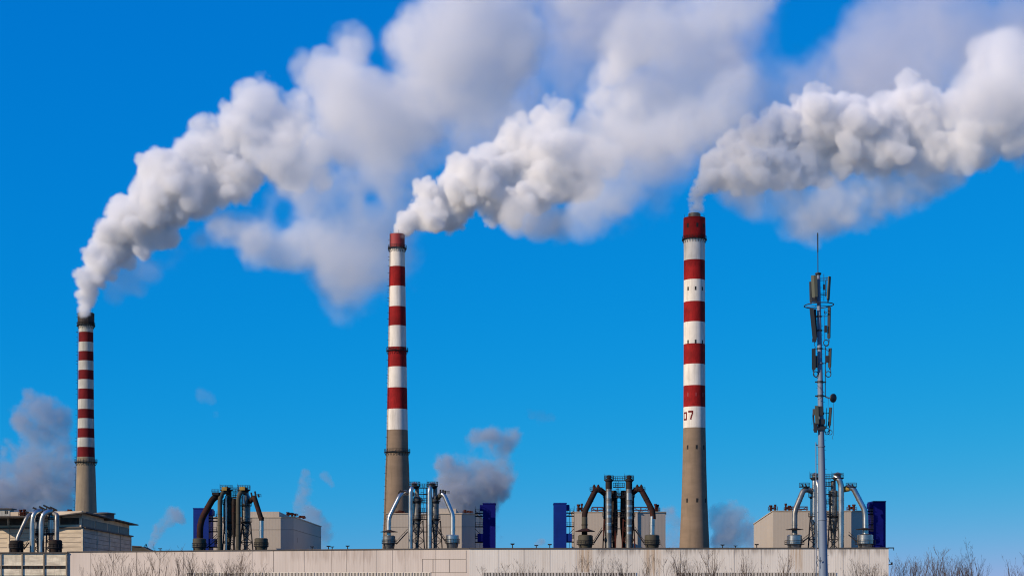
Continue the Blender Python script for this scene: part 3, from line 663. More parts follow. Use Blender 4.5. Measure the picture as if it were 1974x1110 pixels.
# ------------------------------------------------------------------ twin cyclone towers
class Tower:
    def __init__(s, label, px, Y, group='twin cyclone towers above the warehouse roof'):
        s.Y = Y; s.k = Y / F; b = P(px, HOR, Y)
        s.root = empty('cyclone_tower', (b.x, b.y, 0), label, 'cyclone tower', group)
    def p(s, px, py, dy=0.0): return P(px, py, s.Y + dy)
    def part(s, name, mb, m): return mb.build(name, m, s.root)
    def duct(s, pts, w, m, name='duct', r=10, flanges=True, dy=0.0, seg=18):
        """pts: (px, py[, dy]); w: width in px"""
        q = arc([s.p(a[0], a[1], (a[2] if len(a) > 2 else 0) + dy) for a in pts], r * s.k, 5)
        mb = MB(); mb.tube(q, w / 2 * s.k, seg=seg)
        o = s.part(name, mb, m)
        if flanges:
            fb = MB(); L = 0
            for a, b in zip(q, q[1:]):
                d = (b - a).length
                if d > 2.5:
                    n = int(d / 4)
                    for i in range(1, n + 1):
                        c = a.lerp(b, i / (n + 1)); u = (b - a).normalized() * 0.09
                        fb.bar(c - u, c + u, w / 2 * s.k + 0.09, seg=seg, smooth=True)
            if fb.v: fb.build('flange', m, o)
        return o
    def pot(s, cx, y0, y1, r, rr, m, dy=-1.5, top=None):
        """collecting hopper: drum, ring walkway, cone below. y0 top, y1 ring row"""
        c = s.p(cx, y0, dy); k = c.y / F; z = lambda y: EYE + (HOR - y) * k
        R_ = r * k
        mb = MB(); mb.lathe((c.x, c.y), [(z(y1), R_), (z((y0+y1)/2), R_), (z((y0+y1)/2) + .01, R_ + .1), (z((y0+y1)/2) + .22, R_ + .1), (z((y0+y1)/2) + .23, R_), (z(y0), R_), (z(y0) + 0.25, R_ * 0.8)], 28)
        o = s.part('drum', mb, m)
        mb = MB(); mb.lathe((c.x, c.y), [(z(y1 + 40), R_ * 0.28), (z(y1 + 11), R_ * 0.78), (z(y1) - 0.02, R_ * 0.97)], 28); s.part('hopper_cone', mb, m)
        mb = MB(); mb.ring((c.x, c.y), z(y1), R_ + 0.02, rr * k, 0.22, seg=32)
        for q in range(4):
            t = math.pi / 4 + q * math.pi / 2; mb.bar((c.x + R_ * 1.05 * math.cos(t), c.y + R_ * 1.05 * math.sin(t), z(y1)), (c.x + R_ * .9 * math.cos(t), c.y + R_ * .9 * math.sin(t), 0), 0.16)
        w = s.part('walkway', mb, M['iron'])
        mb = MB(); mb.railing((c.x, c.y), z(y1) + 0.2, rr * k - 0.05, 1.1, 14, 0.055, seg=28); mb.build('railing', M['iron'], w)
        return o
    def hat(s, cx, y0, y1, r, m, dy=-1.5, name='rain_canopy'):
        c = s.p(cx, y0, dy); k = c.y / F; z = lambda y: EYE + (HOR - y) * k
        mb = MB(); mb.lathe((c.x, c.y), [(z(y1), r * k), (z(y1) + 0.12, r * k), (z(y1 * .35 + y0 * .65), r * k * 0.45), (z(y0), r * k * 0.14)], 24, smooth=False)
        return s.part(name, mb, m)
    def head(s, cx, y_plat, r_plat, y_cap, r_cap, m, dy=0.0, dome=False):
        c = s.p(cx, y_plat, dy); k = c.y / F; z = lambda y: EYE + (HOR - y) * k
        mb = MB(); mb.lathe((c.x, c.y), [(z(y_plat), r_cap * 0.62 * k), (z(y_plat - 3), r_cap * 0.72 * k), (z(y_cap + 4), r_cap * 0.6 * k)], 20); s.part('stack_head', mb, m)
        mb = MB()
        if dome: mb.lathe((c.x, c.y), [(z(y_cap + 5), r_cap * k), (z(y_cap + 2.5), r_cap * .93 * k), (z(y_cap + .8), r_cap * .6 * k), (z(y_cap), r_cap * .12 * k)], 20)
        else:
            mb.lathe((c.x, c.y), [(z(y_cap + 4.5), r_cap * k), (z(y_cap + 4) , r_cap * k), (z(y_cap + 1.5), r_cap * .5 * k), (z(y_cap), r_cap * .08 * k)], 20, smooth=False)
        s.part('rain_cap', mb, m)
        mb = MB(); mb.ring((c.x, c.y), z(y_plat), 0.3, r_plat * k, 0.3, seg=28)
        mb.lathe((c.x, c.y), [(z(y_plat + 3.5), r_plat * .62 * k), (z(y_plat) - 0.01, r_plat * .9 * k)], 24, cap=False)
        w = s.part('platform', mb, M['iron'])
        mb = MB(); mb.railing((c.x, c.y), z(y_plat) + 0.3, r_plat * k, 1.3, 16, 0.06, seg=28); mb.bar((c.x - r_plat*k, c.y, z(y_plat)), (c.x - r_plat*k, c.y, z(y_plat - 14)), 0.05); mb.build('railing', M['iron'], w)
    def cyclone(s, cx, prof, m, dy=3.0, rings=()):
        """prof: (py, half width px) top to bottom"""
        c = s.p(cx, prof[0][0], dy); k = c.y / F; z = lambda y: EYE + (HOR - y) * k
        mb = MB(); mb.lathe((c.x, c.y), [(z(y), r * k) for y, r in reversed(prof)], 26); o = s.part('cyclone', mb, m)
        for y, r in rings:
            mb = MB(); mb.ring((c.x, c.y), z(y), 0.5, r * k, 0.25, seg=28); mb.ring((c.x, c.y), z(y) - 0.5, 0.4, r * k * .8, 0.4, seg=20); w = s.part('platform', mb, M['iron'])
            mb = MB(); mb.railing((c.x, c.y), z(y) + 0.25, r * k, 1.1, 12, 0.05, seg=24); mb.build('railing', M['iron'], w)
    def legs(s, cx, y_top, hw_top, hw_bot, dy=3.0, m=None, depth=3.0):
        """braced steel trestle under the cyclones"""
        mb = MB(); yb = 1100
        c = [(sx, sy) for sx in (-1, 1) for sy in (-1, 1)]
        top = {q: s.p(cx + q[0] * hw_top, y_top, dy + q[1] * depth * .7) for q in c}
        bot = {q: s.p(cx + q[0] * hw_bot, yb, dy + q[1] * depth) for q in c}
        for q in c: mb.bar(top[q], bot[q], 0.26)
        N = 5
        ed = [((-1,-1),(1,-1)), ((1,-1),(1,1)), ((1,1),(-1,1)), ((-1,1),(-1,-1))]
        for i in range(N):
            t0, t1 = i / N, (i + 1) / N
            for a, b in ed:
                a0, b0 = top[a].lerp(bot[a], t0), top[b].lerp(bot[b], t0); a1, b1 = top[a].lerp(bot[a], t1), top[b].lerp(bot[b], t1)
                mb.bar(a1, b1, 0.17); mb.bar(a0, b1, 0.14); mb.bar(b0, a1, 0.14)
        s.part('trestle', mb, m or M['iron'])
    def bridge(s, x0, x1, rows, dy=0.0, ladders=()):
        k = s.k
        for y, rail in rows:
            mb = MB()
            a, b = s.p(x0, y, dy), s.p(x1, y, dy)
            mb.box(a.x, b.x, a.y - 0.7, a.y + 0.7, a.z - 0.2, a.z + 0.05)
            if rail:
                for yy in (-0.65, 0.65):
                    for h in (0.65, 1.25): mb.bar((a.x, a.y + yy, a.z + h), (b.x, b.y + yy, b.z + h), 0.055)
                    n = 5
                    for i in range(n + 1): x = a.x + (b.x - a.x) * i / n; mb.bar((x, a.y + yy, a.z), (x, a.y + yy, a.z + 1.25), 0.05)
            s.part('catwalk', mb, M['iron'])
        for lx, ya, yb in ladders:
            lb = MB(); A, B = s.p(lx, yb, dy - 0.9), s.p(lx, ya, dy - 0.9)
            ladder(lb, [(A, Vector((0, -1, 0))), (B, Vector((0, -1, 0)))], w=0.8, out=0.05); s.part('ladder', lb, M['iron'])
    def strut(s, a, b, r=0.2, m=None):
        mb = MB(); A, B = s.p(*a), s.p(*b)
        mb.bar(A, B, r); mb.bar(A + Vector((0, 0, .9)), B + Vector((0, 0, .9)), r * 0.4)
        n = max(2, int((B - A).length / 1.2))
        for i in range(n): q = A.lerp(B, i / n); mb.bar(q, q + Vector((0, 0, .9)), r * 0.3)
        s.part('inclined_walkway', mb, m or M['iron'])

Yt = 545
# --- tower 2: dark and grimy
t = Tower('dark grimy twin cyclone tower with gold-tinted caps, beside the bright blue stair tower', 444, Yt)
t.duct([(424,1075),(424,962),(428,949),(440,946,2)], 9.2, M['olive'], 'exhaust_pipe', 10)
t.duct([(459.5,1075),(459.5,960),(463,949),(473,946,2)], 9.2, M['olive'], 'exhaust_pipe', 10)
t.head(436.5,945,12.5,937,9.5,M['duct_dark'],2); t.head(470,945,12.5,937.5,9.5,M['duct_dark'],2)
mb = MB(); c_ = t.p(434,941.5,0.2); mb.box(c_.x-0.9,c_.x+0.7,c_.y-1.2,c_.y-0.5,c_.z-0.6,c_.z+0.5); c_ = t.p(468,941,0.2); mb.box(c_.x-0.9,c_.x+0.8,c_.y-1.2,c_.y-0.5,c_.z-0.6,c_.z+0.5); t.part('cap_panel', mb, M['yellow'])
t.cyclone(441,[(944,5.5),(957,5.5),(962,10),(968,10.5),(1004,10.5),(1010,9.5),(1040,5),(1062,3.5),(1100,3)],M['olive'],3.5,[(972,12),(1006,13)])
t.cyclone(474,[(944,5.5),(952,5.5),(958,8.8),(974,8.8),(1004,8.5),(1010,8),(1040,4.5),(1062,3.5),(1100,3)],M['galv_dull'],3.5,[(975,11),(1006,12)])
t.cyclone(451,[(960,3),(966,4.5),(1010,4.2),(1040,2.5),(1062,1.8),(1100,1.6)],M['duct_dark'],1.5)
t.duct([(436,1072),(436,955)], 4.5, M['galv'], 'riser_pipe', 4, dy=0.6)
t.duct([(469.5,970),(469.5,954)], 6.0, M['galv'], 'riser_pipe', 4, dy=0.6)
t.legs(441,1008,8,15,3.5); t.legs(475,1008,8,16,3.5)
t.bridge(448,461,[(947,True),(958,True),(975,True),(1005,True),(1032,False)],2,[(452,950,1032),(457,942,975)])
t.duct([(385,1045,-1.5),(386,1004,-1),(412,958,0),(428,954,2)], 12.5, M['duct_rust'], 'bent_duct', 16)
t.pot(384.5,1038.5,1054.5,12.8,14.5,M['olive'],-1.5)
mb = MB(); c_ = t.p(415,954,0); mb.box(c_.x-0.9,c_.x+1.2,c_.y-1,c_.y+1,c_.z,c_.z+0.9); mb.railing((c_.x,c_.y),c_.z+0.9,1.2,0.9,8,0.05,seg=12); t.part('duct_hood', mb, M['iron'])
t.duct([(482,966,2.5),(490,957,0),(499,985,-0.6),(503.5,999,-1.2),(504,1000,-1.3)], 9.5, M['duct_rust'], 'bent_duct', 6)
t.duct([(504,1003,-1.4),(504,1040,-1.5)], 9.6, M['galv'], 'down_pipe', 4)
t.duct([(504,996,-1.35),(504,1003.2,-1.4)], 9.8, M['duct_dark'], 'down_pipe', 4, flanges=False)
mb = MB(); c_ = t.p(489,956,0)
for dx, hh_ in ((-0.5, 1.2), (0.7, 1.6), (1.7, .7)): mb.bar((c_.x + dx, c_.y, c_.z - .3), (c_.x + dx - .3, c_.y, c_.z + hh_), 0.34)
mb.railing((c_.x+1.4,c_.y),c_.z-0.3,1.0,0.9,6,0.05,seg=12); t.part('duct_hood', mb, M['iron'])
t.pot(503.5,1038,1053,12.9,14.3,M['olive'],-1.5)
t.strut((399,1055,-1.5),(421,1036,0))

# --- tower 3: shiny
t = Tower('shiny silver twin cyclone tower in front of the middle chimney', 810, Yt)
t.duct([(791.8,1075),(791.8,945),(795,938,.5),(801,936,2)], 8.6, M['galv'], 'exhaust_pipe', 6)
t.duct([(828.2,1075),(828.2,945),(830,938,.5),(834,936,2)], 9.2, M['galv'], 'exhaust_pipe', 6)
t.head(799,938,10.8,928,8.8,M['galv_dull'],1.5); t.head(833.5,938,10.5,928.5,9.2,M['galv_dull'],1.5)
t.cyclone(804,[(938,4),(954,4),(959,7.3),(962,7.6),(998,7.6),(1003,7),(1040,3.5),(1048,3.2),(1100,3)],M['galv_dull'],3.5,[(967,10),(1001,10)])
t.cyclone(839,[(938,4.2),(955,4.2),(960,6.8),(966,7),(998,7),(1003,6.5),(1040,3.5),(1100,3)],M['galv_dull'],3.5,[(967,10),(1001,10)])
t.duct([(799,950),(799,957)], 4, M['galv'], 'riser_pipe', 4, dy=1.2)
t.legs(806,1003,9,15,3.5); t.legs(841,1003,8,14,3.5)
t.duct([(822,1075),(822,940)], 1.6, M['duct_rust'], 'riser_pipe', 4, dy=1.4, flanges=False)
t.bridge(808,825,[(939.5,True),(952,False),(968,True),(986,True),(1000,True),(1024,False)],2,[(814,941,1024),(819,935,968)])
t.duct([(749.5,1045,-1.5),(750,997,-1),(771,955,0),(778,948,1),(797,952,3)], 8.6, M['galv'], 'bent_duct', 8)
t.pot(750,1033,1047.5,12.0,14.2,M['galv_dull'],-1.5)
t.hat(750,1020.5,1025,16.8,M['duct_dark'],-1.5)
mb = MB(); c_ = t.p(775,947,0.6); mb.box(c_.x-0.7,c_.x+1.3,c_.y-.8,c_.y+.8,c_.z,c_.z+0.25); mb.bar((c_.x-1.2,c_.y,c_.z-.6),(c_.x-.3,c_.y,c_.z+.4),0.3); t.part('duct_hood', mb, M['iron'])
t.duct([(842,962,3),(851,950,0.5),(857,955,0),(873,992,-1),(873,1045,-1.5)], 8.6, M['galv'], 'bent_duct', 7)
t.duct([(842,961,3),(850,953,0.5)], 8.8, M['olive'], 'duct_joint', 4)
mb = MB(); c_ = t.p(851,950,0.4)
for dx in (-.3, .5, 1.2): mb.box(c_.x+dx-.25,c_.x+dx+.25,c_.y-.7,c_.y+.7,c_.z-.1,c_.z+1.2-abs(dx)*.3)
mb.railing((c_.x+1.6,c_.y),c_.z-.3,1.0,.9,6,0.05,seg=12); t.part('duct_hood', mb, M['iron'])
t.pot(872,1031.5,1046.5,12.4,14.8,M['galv'],-1.5)
t.strut((764,1048,-1.5),(786,1024,0)); t.strut((858,1042,-1.5),(845,1024,1))

# --- tower 4: rust-brown bent ducts
t = Tower('twin cyclone tower with rust-brown bent ducts, in front of the wide hall', 1192, Yt)
for cx, nm in ((1173.5, 0), (1212.5, 3)):
    sgn = 1 if cx < 1190 else -1
    t.duct([(cx,1080),(cx,940)], 12.0, M['galv_dull'], 'exhaust_pipe', 6)
    for ya, yb in ((960, 947), (974, 970), (985, 980), (997, 992), (1012, 1007), (1026, 1021)):
        t.duct([(cx,ya + nm),(cx,yb + nm)], 12.3, M['galv'], 'exhaust_pipe', 6, flanges=False)
    t.duct([(cx,942),(cx,922)], 12.6, M['duct_dark'], 'exhaust_pipe', 6, flanges=False)
    t.head(cx+0.3,926,9.2,915,5.6,M['duct_rust'],0,dome=True)
    t.cyclone(cx + sgn*10.5,[(945,4.8),(950,5.4),(990,6.2),(1000,7),(1016,6.6),(1040,4),(1062,3),(1100,2.5)],M['duct_dark'],3.2,[(958,8),(994,8)])
    t.cyclone(cx - sgn*5.5,[(952,3.5),(957,4.6),(994,4.6),(1004,4),(1040,2),(1100,1.5)],M['duct_dark'],3.4,[(958,6),(996,6.5)])
    t.legs(cx + sgn*1.0,1000,10,14,2.5,M['rust'])
t.bridge(1182,1204,[(925.5,True),(938,True),(955,True),(958,False),(982,False),(995,True),(1018,False)],1,[(1190,927,958),(1193,938,982),(1188,982,1030)])
t.duct([(1126.8,1045,-1.5),(1127,986,-1),(1148,944,0),(1156,943,0.5),(1170,954,1.5)], 11, M['duct_rust'], 'bent_duct', 9)
t.duct([(1259,1000,-1.2),(1258,984,-1),(1236,943,0),(1228,942,0.5),(1214,954,1.5)], 11, M['duct_rust'], 'bent_duct', 9)
t.duct([(1257,1045,-1.5),(1257.5,995,-1.2)], 10.4, M['galv'], 'down_pipe', 6)
t.duct([(1127,1024,-1.4),(1127,996,-1.1)], 11.2, M['olive'], 'down_pipe', 6)
for cx in (1149, 1232):
    mb = MB(); c_ = t.p(cx,941,0)
    for dx in (-.6, .7): mb.lathe((c_.x+dx,c_.y),[(c_.z-1,.5),(c_.z+.7,.5),(c_.z+1.3,.15)],10)
    mb.box(c_.x-1.8,c_.x+1.8,c_.y-.9,c_.y+.9,c_.z-.9,c_.z-.7); mb.railing((c_.x,c_.y),c_.z-.7,2.0,1.0,10,0.05,seg=14); t.part('duct_hood', mb, M['duct_rust'])
t.pot(1128.5,1032,1049,14.3,17.0,M['olive'],-1.5); t.pot(1257,1031.5,1049,14.2,16.2,M['olive'],-1.5)
t.hat(1128,1017,1024,19.2,M['duct_rust'],-1.5)
t.strut((1145,1046,-1.5),(1161,1021,1)); t.strut((1241,1046,-1.5),(1224,1020,1))

# --- tower 5: silver, behind the mast
t = Tower('silver twin cyclone tower behind the telecom mast, next to the navy stair tower', 1594, Yt)
t.duct([(1569.5,1010),(1569.5,930),(1570,922)], 8.4, M['galv'], 'exhaust_pipe', 6, dy=1.5)
t.duct([(1577,1080),(1577,934),(1574,924,1)], 7, M['galv'], 'exhaust_pipe', 6)
t.duct([(1621.5,1080),(1621.5,934),(1617,922),(1610,918,1)], 11.2, M['galv'], 'exhaust_pipe', 9)
t.head(1571,922,10,910.5,7,M['galv_dull'],1.5); t.head(1615,922,11.5,909.5,9,M['galv_dull'],1.0)
t.cyclone(1570,[(950,5),(957,8),(963,8.3),(993,8.3),(998,7.6),(1040,4),(1100,3)],M['galv'],2.5,[(958,11.5),(996,11.5)])
t.cyclone(1606.5,[(926,4.5),(944,5),(946,8.3),(992,8.3),(998,8),(1040,4.2),(1062,3.2),(1100,3)],M['galv_dull'],3.0,[(956,10),(995,12)])
t.legs(1570,998,8,15,2.5); t.legs(1607,998,8,14,3.0)
t.bridge(1580,1603,[(921.5,True),(936,True),(952,False),(970,True),(995,True),(1020,False)],2,[(1596,921,1020),(1599,921,970)])
t.duct([(1531.5,1045,-1.5),(1532,985,-1),(1549,944,0),(1558,943,1),(1567,948,2)], 10.6, M['galv_dull'], 'bent_duct', 9)
t.duct([(1668.8,1045,-1.5),(1668,985,-1),(1645,941,0),(1636,939,0.5),(1630,941,1)], 10.6, M['galv'], 'bent_duct', 9)
t.duct([(1637,941,0.4),(1621,944,1.0)], 10.9, M['yellow'], 'duct_joint', 5)
for cx in (1551, 1641):
    mb = MB(); c_ = t.p(cx,937,0); mb.box(c_.x-1.6,c_.x+1.6,c_.y-.9,c_.y+.9,c_.z-.3,c_.z); 
    for dx in (-.5, .6): mb.bar((c_.x+dx,c_.y,c_.z),(c_.x+dx-.4,c_.y,c_.z+.9),0.25)
    mb.railing((c_.x,c_.y),c_.z,1.7,1.1,10,0.05,seg=14); t.part('duct_hood', mb, M['iron'])
t.pot(1531.5,1031.5,1049,14.3,19.0,M['galv'],-1.5); t.pot(1668,1030.5,1048.5,14.8,20.0,M['galv'],-1.5)
t.hat(1531.5,1017,1020.5,17.2,M['duct_dark'],-1.5,'rain_canopy'); t.hat(1667,1016.5,1020,17.2,M['duct_dark'],-1.5)
t.strut((1547,1044,-1.5),(1560,1034,1)); t.strut((1652,1044,-1.5),(1636,1030,1))

# --- tower 1: low, at the left edge
Y1 = 515
t = Tower('low silver twin cyclone tower by the old power hall at the left edge', 72, Y1)
t.duct([(62.5,1085),(62.5,1005),(66,988),(80,983,1.5)], 10.2, M['galv'], 'exhaust_pipe', 12)
t.duct([(79.5,1085),(79.5,1005),(85,988),(100,984,1.5)], 10.2, M['galv'], 'exhaust_pipe', 12)
t.duct([(33,1048,-1),(34,1036,-1),(53,995,0),(60,990,1.5)], 8.2, M['galv_dull'], 'bent_duct', 7)
t.duct([(109.5,1048,-1),(109.5,1000,-.4),(110,992,0),(100,988,2)], 8.8, M['galv_dull'], 'bent_duct', 7)
t.cyclone(74,[(985,3.5),(1000,6),(1026,6),(1055,2.5),(1100,2)],M['galv_dull'],3,[(1003,7),(1028,8)])
t.cyclone(98.5,[(985,3.5),(998,5.6),(1026,5.6),(1055,2.4),(1100,2)],M['galv'],2.2,[(998,7.5),(1028,9)])
t.pot(32,1042.5,1056,13,15,M['duct_dark'],-1.2); t.pot(107,1041.5,1056,12.5,14.5,M['duct_dark'],-1.2)
t.legs(75,1028,8,11,3); t.legs(98,1028,8,11,2.5)
t.bridge(66,108,[(983,False),(990,False),(1003,True),(1028,True)],2.5,[(88,985,1030)])
mb = MB()
for px, py in ((57,989),(82,979),(90,976.5),(103,980),(70,981)):
    c_ = t.p(px,py,1); mb.bar((c_.x-1.0,c_.y,c_.z+.5),(c_.x+1.1,c_.y,c_.z-.5),0.35); mb.bar((c_.x,c_.y,c_.z-1.4),(c_.x,c_.y,c_.z),0.2)
t.part('duct_hood', mb, M['iron'])
t.strut((46,1058,-1.2),(56,1045,0))

# ------------------------------------------------------------------ old power hall at the left
Yp = 555
kp = Yp / F
z = lambda py, Y=Yp: EYE + (HOR - py) * Y / F
root = empty('power_hall', (P(0,HOR,Yp).x, Yp, 0), 'old concrete power hall with overhanging dark roofs at the left edge', 'building')
A = P(-60, HOR, Yp + 12); B = P(160, HOR, Yp); C = P(253, HOR, Yp * 1.163)
nB = Vector((C.x - B.x, C.y - B.y, 0)).normalized()
D_ = A + nB * 90; 
def quad(a, b, dn, z0, z1, m, name, off=0.0, top=None):
    u = Vector((b.x - a.x, b.y - a.y, 0)).normalized(); nr = Vector((u.y, -u.x, 0))
    q = [a + nr * off, b + nr * off, b + nr * (off - dn), a + nr * (off - dn)]
    mb = MB(); zt = [z1, z1 if top is None else top, z1 if top is None else top, z1]
    mb.prism([(v.x, v.y) for v in q], z0, zt); return mb.build(name, m, root)
zl, ze, zs = z(1017), z(996), z(991)
w = MB(); w.prism([(A.x,A.y),(B.x,B.y),(C.x,C.y),(D_.x,D_.y)], 0, zl); w.build('lower_wall', M['conc_pale'], root)
i1 = 0.6
A2, B2, C2 = A + Vector((0,i1,0)), B + Vector((-i1,i1,0)), C + Vector((-i1,-i1,0))
w = MB(); w.prism([(A2.x,A2.y),(B2.x,B2.y),(C2.x,C2.y),(D_.x+i1,D_.y)], zl, ze+2); w.build('upper_wall', M['conc_pale'], root)
# ledge between the storeys
quad(A, B, 1.4, zl, zl + 0.45, M['roof'], 'ledge', 0.9); quad(B, C, 1.4, zl + 0.002, zl + 0.452, M['roof'], 'ledge', 0.9)
# window bands of the upper storey
def band(a, b, n, ratio=0.93, name='window', m=M['glass'], z0=None, z1=None, off=0.08):
    for i in range(n):
        p = a.lerp(b, (i + 0.5 - ratio / 2) / n); q = a.lerp(b, (i + 0.5 + ratio / 2) / n)
        quad(p, q, 0.3, z0, z1, m, name, off)
band(P(0,HOR,Yp+3)+Vector((0,i1,0)), B2+Vector((0,0,0)), 2, 0.93, z0=zl + 1.6, z1=ze - 0.3) if False else None
for x0, x1 in ((-58,-40),(-38,16),(20,50),(119,155)):
    a = A2.lerp(B2, (x0 + 60) / 220); b = A2.lerp(B2, (x1 + 60) / 220); quad(a, b, 0.3, zl + 1.2, ze - 0.2, M['glass'], 'window', 0.1)
band(B2, C2, 4, 0.92, z0=zl + 0.7, z1=ze - 0.3, off=0.1)
# columns
for tt in (0.0, 0.255, 0.5, 0.74, 0.985):
    p = B.lerp(C, tt); q = p + nB * 0.7; quad(p, q, 0.25, 0, zl - 0.01, M['conc_pale'], 'column', 0.22)
for x0 in (-12, 16, 157):
    a = A.lerp(B, (x0 + 60) / 220); b = A.lerp(B, (x0 + 63.5) / 220); quad(a, b, 0.3, 0, zl - 0.01, M['conc_pale'], 'column', 0.25)
    a = A2.lerp(B2, (x0 + 60) / 220); b = A2.lerp(B2, (x0 + 63.0) / 220); quad(a, b, 0.3, zl + 0.46, ze - 0.02, M['conc_pale'], 'column', 0.3)
# horizontal board lines of the lower walls
sm = MB()
for py in (1026, 1035, 1044, 1053):
    for a, b in ((A, B), (B, C)):
        u = Vector((b.x - a.x, b.y - a.y, 0)).normalized(); nr = Vector((u.y, -u.x, 0)) * 0.05
        sm.bar((a.x + nr.x, a.y + nr.y, z(py)), (b.x + nr.x, b.y + nr.y, z(py)), 0.08)
sm.build('board_line', M['seam'], root)
# roofs: thin dark slabs with wide eaves
ov = 3.0
e = MB()
a = P(112, HOR, Yp - ov); b = P(166, HOR, Yp - ov); c = P(267, HOR, Yp * 1.168); d = D_ + Vector((20, 0, 0))
# gable apex over the corner bay
e.prism([(a.x,a.y),(b.x,b.y),(c.x,c.y),(d.x,d.y)], [z(995),z(988.5),z(988.5)*.985,z(988)], [z(993.2),z(986),z(986)*.985,z(985)])
a3 = P(-60, HOR, Yp - ov); b3 = P(111, HOR, Yp - ov)
e.prism([(a3.x,a3.y),(b3.x,b3.y),(b3.x,b3.y+30),(a3.x,a3.y+30)], [z(997)]*2+[z(995)]*2, [z(994.5)]*2+[z(992)]*2)
e.build('roof', M['roof'], root)
# round tank roof on the hall
c_ = P(201, HOR, Yp + 42); kk = c_.y / F; zz = lambda py: EYE + (HOR - py) * kk
mb = MB(); mb.lathe((c_.x, c_.y), [(zz(1003), 19*kk), (zz(990.5), 19*kk), (zz(990.4), 21.5*kk), (zz(988.8), 21.5*kk), (zz(987), 10*kk)], 36)
tag(mb.build('round_tank', M['roof']), 'low round dark tank top on the old power hall roof right of the grey chimney', 'tank')
# hut on the roof, far left
hr = empty('roof_hut', tuple(P(8, 993, Yp + 8)), 'small white hut with a window on the power hall roof', 'hut')
Yq = Yp + 8; a = P(-12, 993.5, Yq); b = P(18.5, 981, Yq)
mb = MB(); mb.box(a.x, b.x, Yq, Yq + 5, a.z - 1, b.z); mb.build('wall', M['white_worn'], hr)
mb = MB(); mb.box(a.x - .5, b.x + .8, Yq - .6, Yq + 5.5, b.z + .003, b.z + .35); mb.build('roof', M['roof'], hr)
p0, p1 = P(9.5, 989.8, Yq), P(15, 984, Yq)
mb = MB(); mb.box(p0.x, p1.x, Yq - .06, Yq + .1, p0.z, p1.z); wi = mb.build('window', M['glass'], hr)
mb = MB(); mx = (p0.x + p1.x) / 2; mb.box(mx - .06, mx + .06, Yq - .1, Yq - .063, p0.z, p1.z); mb.build('frame', M['white_worn'], wi)
rooftop('two dark stub pipes on the power hall roof near the left edge', 44, 994, Yp + 6, 14, 14, 21)
rooftop('small rusty fans on the power hall roof beside the grey chimney', 134, 988.5, Yp + 10, 12, 9, 22)
# conveyor house and gantry right of the power hall
sr = empty('conveyor_house', tuple(P(255, 1062, 560)), 'small dark green sloping-roof shed right of the power hall', 'shed')
Ys = 560; a = P(254, 1075, Ys); b = P(289, 1063, Ys)
mb = MB(); zt0, zt1 = P(0,1052,Ys).z, P(0,1053,Ys).z; x1 = P(272,0,Ys).x
mb.prism([(a.x,Ys),(x1,Ys),(x1,Ys+10),(a.x,Ys+10)], 0, [zt0,zt1,zt1,zt0]); mb.prism([(x1+.003,Ys),(b.x,Ys),(b.x,Ys+10),(x1+.003,Ys+10)], 0, [zt1,P(0,1061.5,Ys).z,P(0,1061.5,Ys).z,zt1]); mb.build('wall', M['olive'], sr)
mb = MB(); mb.bar(P(254,1051.6,Ys-.2), P(272,1052.6,Ys-.2), 0.2); mb.bar(P(272,1052.6,Ys-.2), P(290,1061.3,Ys-.2), 0.2); mb.build('roof_edge', M['roof'], sr)
gr = empty('gantry', tuple(P(281, 1058, 565)), 'small dark pole gantry above the sloping shed', 'gantry')
mb = MB(); mb.bar(P(281.5,1062,565), P(281.5,1047,565), 0.16); mb.bar(P(276,1054.5,565), P(282,1047.5,565), 0.1); mb.bar(P(282,1048,565), P(286,1060,565), 0.1); mb.bar(P(277,1053.5,565), P(281.5,1053.5,565), 0.1); mb.build('pole', M['iron'], gr)
# ------------------------------------------------------------------ telecom mast
Ym = 180.0
km = Ym / F
mroot = empty('telecom_mast', (P(1587.5, HOR, Ym).x, Ym, 0), 'tall grey telecom mast with dark panel antennas, in front of the rightmost cyclone tower', 'mast')
def mc(py):           # centre line, in px
    return 1577.6 + (py - 528) * (1587.3 - 1577.6) / (1100 - 528)
def mw(py): return interp([(528, 3.6), (600, 4.0), (700, 4.9), (800, 5.6), (900, 6.8), (1000, 7.8), (1100, 8.6), (1175, 9.2)], py)[0]
ym = lambda px, py, dy=0.0: P(px, py, Ym + dy)
def mast_r(py): return mw(py) * km
mb = MB(); ys = list(range(528, 1171, 12)); mb.tube([ym(mc(y), y) for y in ys], [mast_r(y) for y in ys], seg=12, smooth=True)
pole = mb.build('pole', M['mast'], mroot)
fb = MB()
for y in (700, 860, 1001, 1120):
    a, b = ym(mc(y), y + 1.2), ym(mc(y), y - 1.2); fb.bar(a, b, mast_r(y) + 0.06, seg=20, smooth=True)
fb.build('flange', M['mast'], pole)
sb = MB(); rng = random.Random(4)
for i in range(60):
    y = 545 + i * 9.2; s_ = 1 if i % 2 else -1
    p = ym(mc(y) + s_ * mw(y), y); sb.bar(p, p + Vector((s_ * 0.16, -0.02, 0)), 0.018)
sb.build('climbing_peg', M['black'], pole)
mb = MB(); mb.lathe((ym(1577.3, 525).x, Ym), [(ym(0, 530).z, 0.26), (ym(0, 528).z, 0.33), (ym(0, 526.5).z, 0.33), (ym(0, 525).z, 0.12)], 16); mb.build('top_plate', M['black'], mroot)
mb = MB(); mb.bar(ym(1576.8, 527), ym(1576.5, 486), 0.045, seg=6); mb.bar(ym(1576.5, 486), ym(1576.3, 449), 0.065, seg=6); mb.build('lightning_rod', M['black'], mroot)

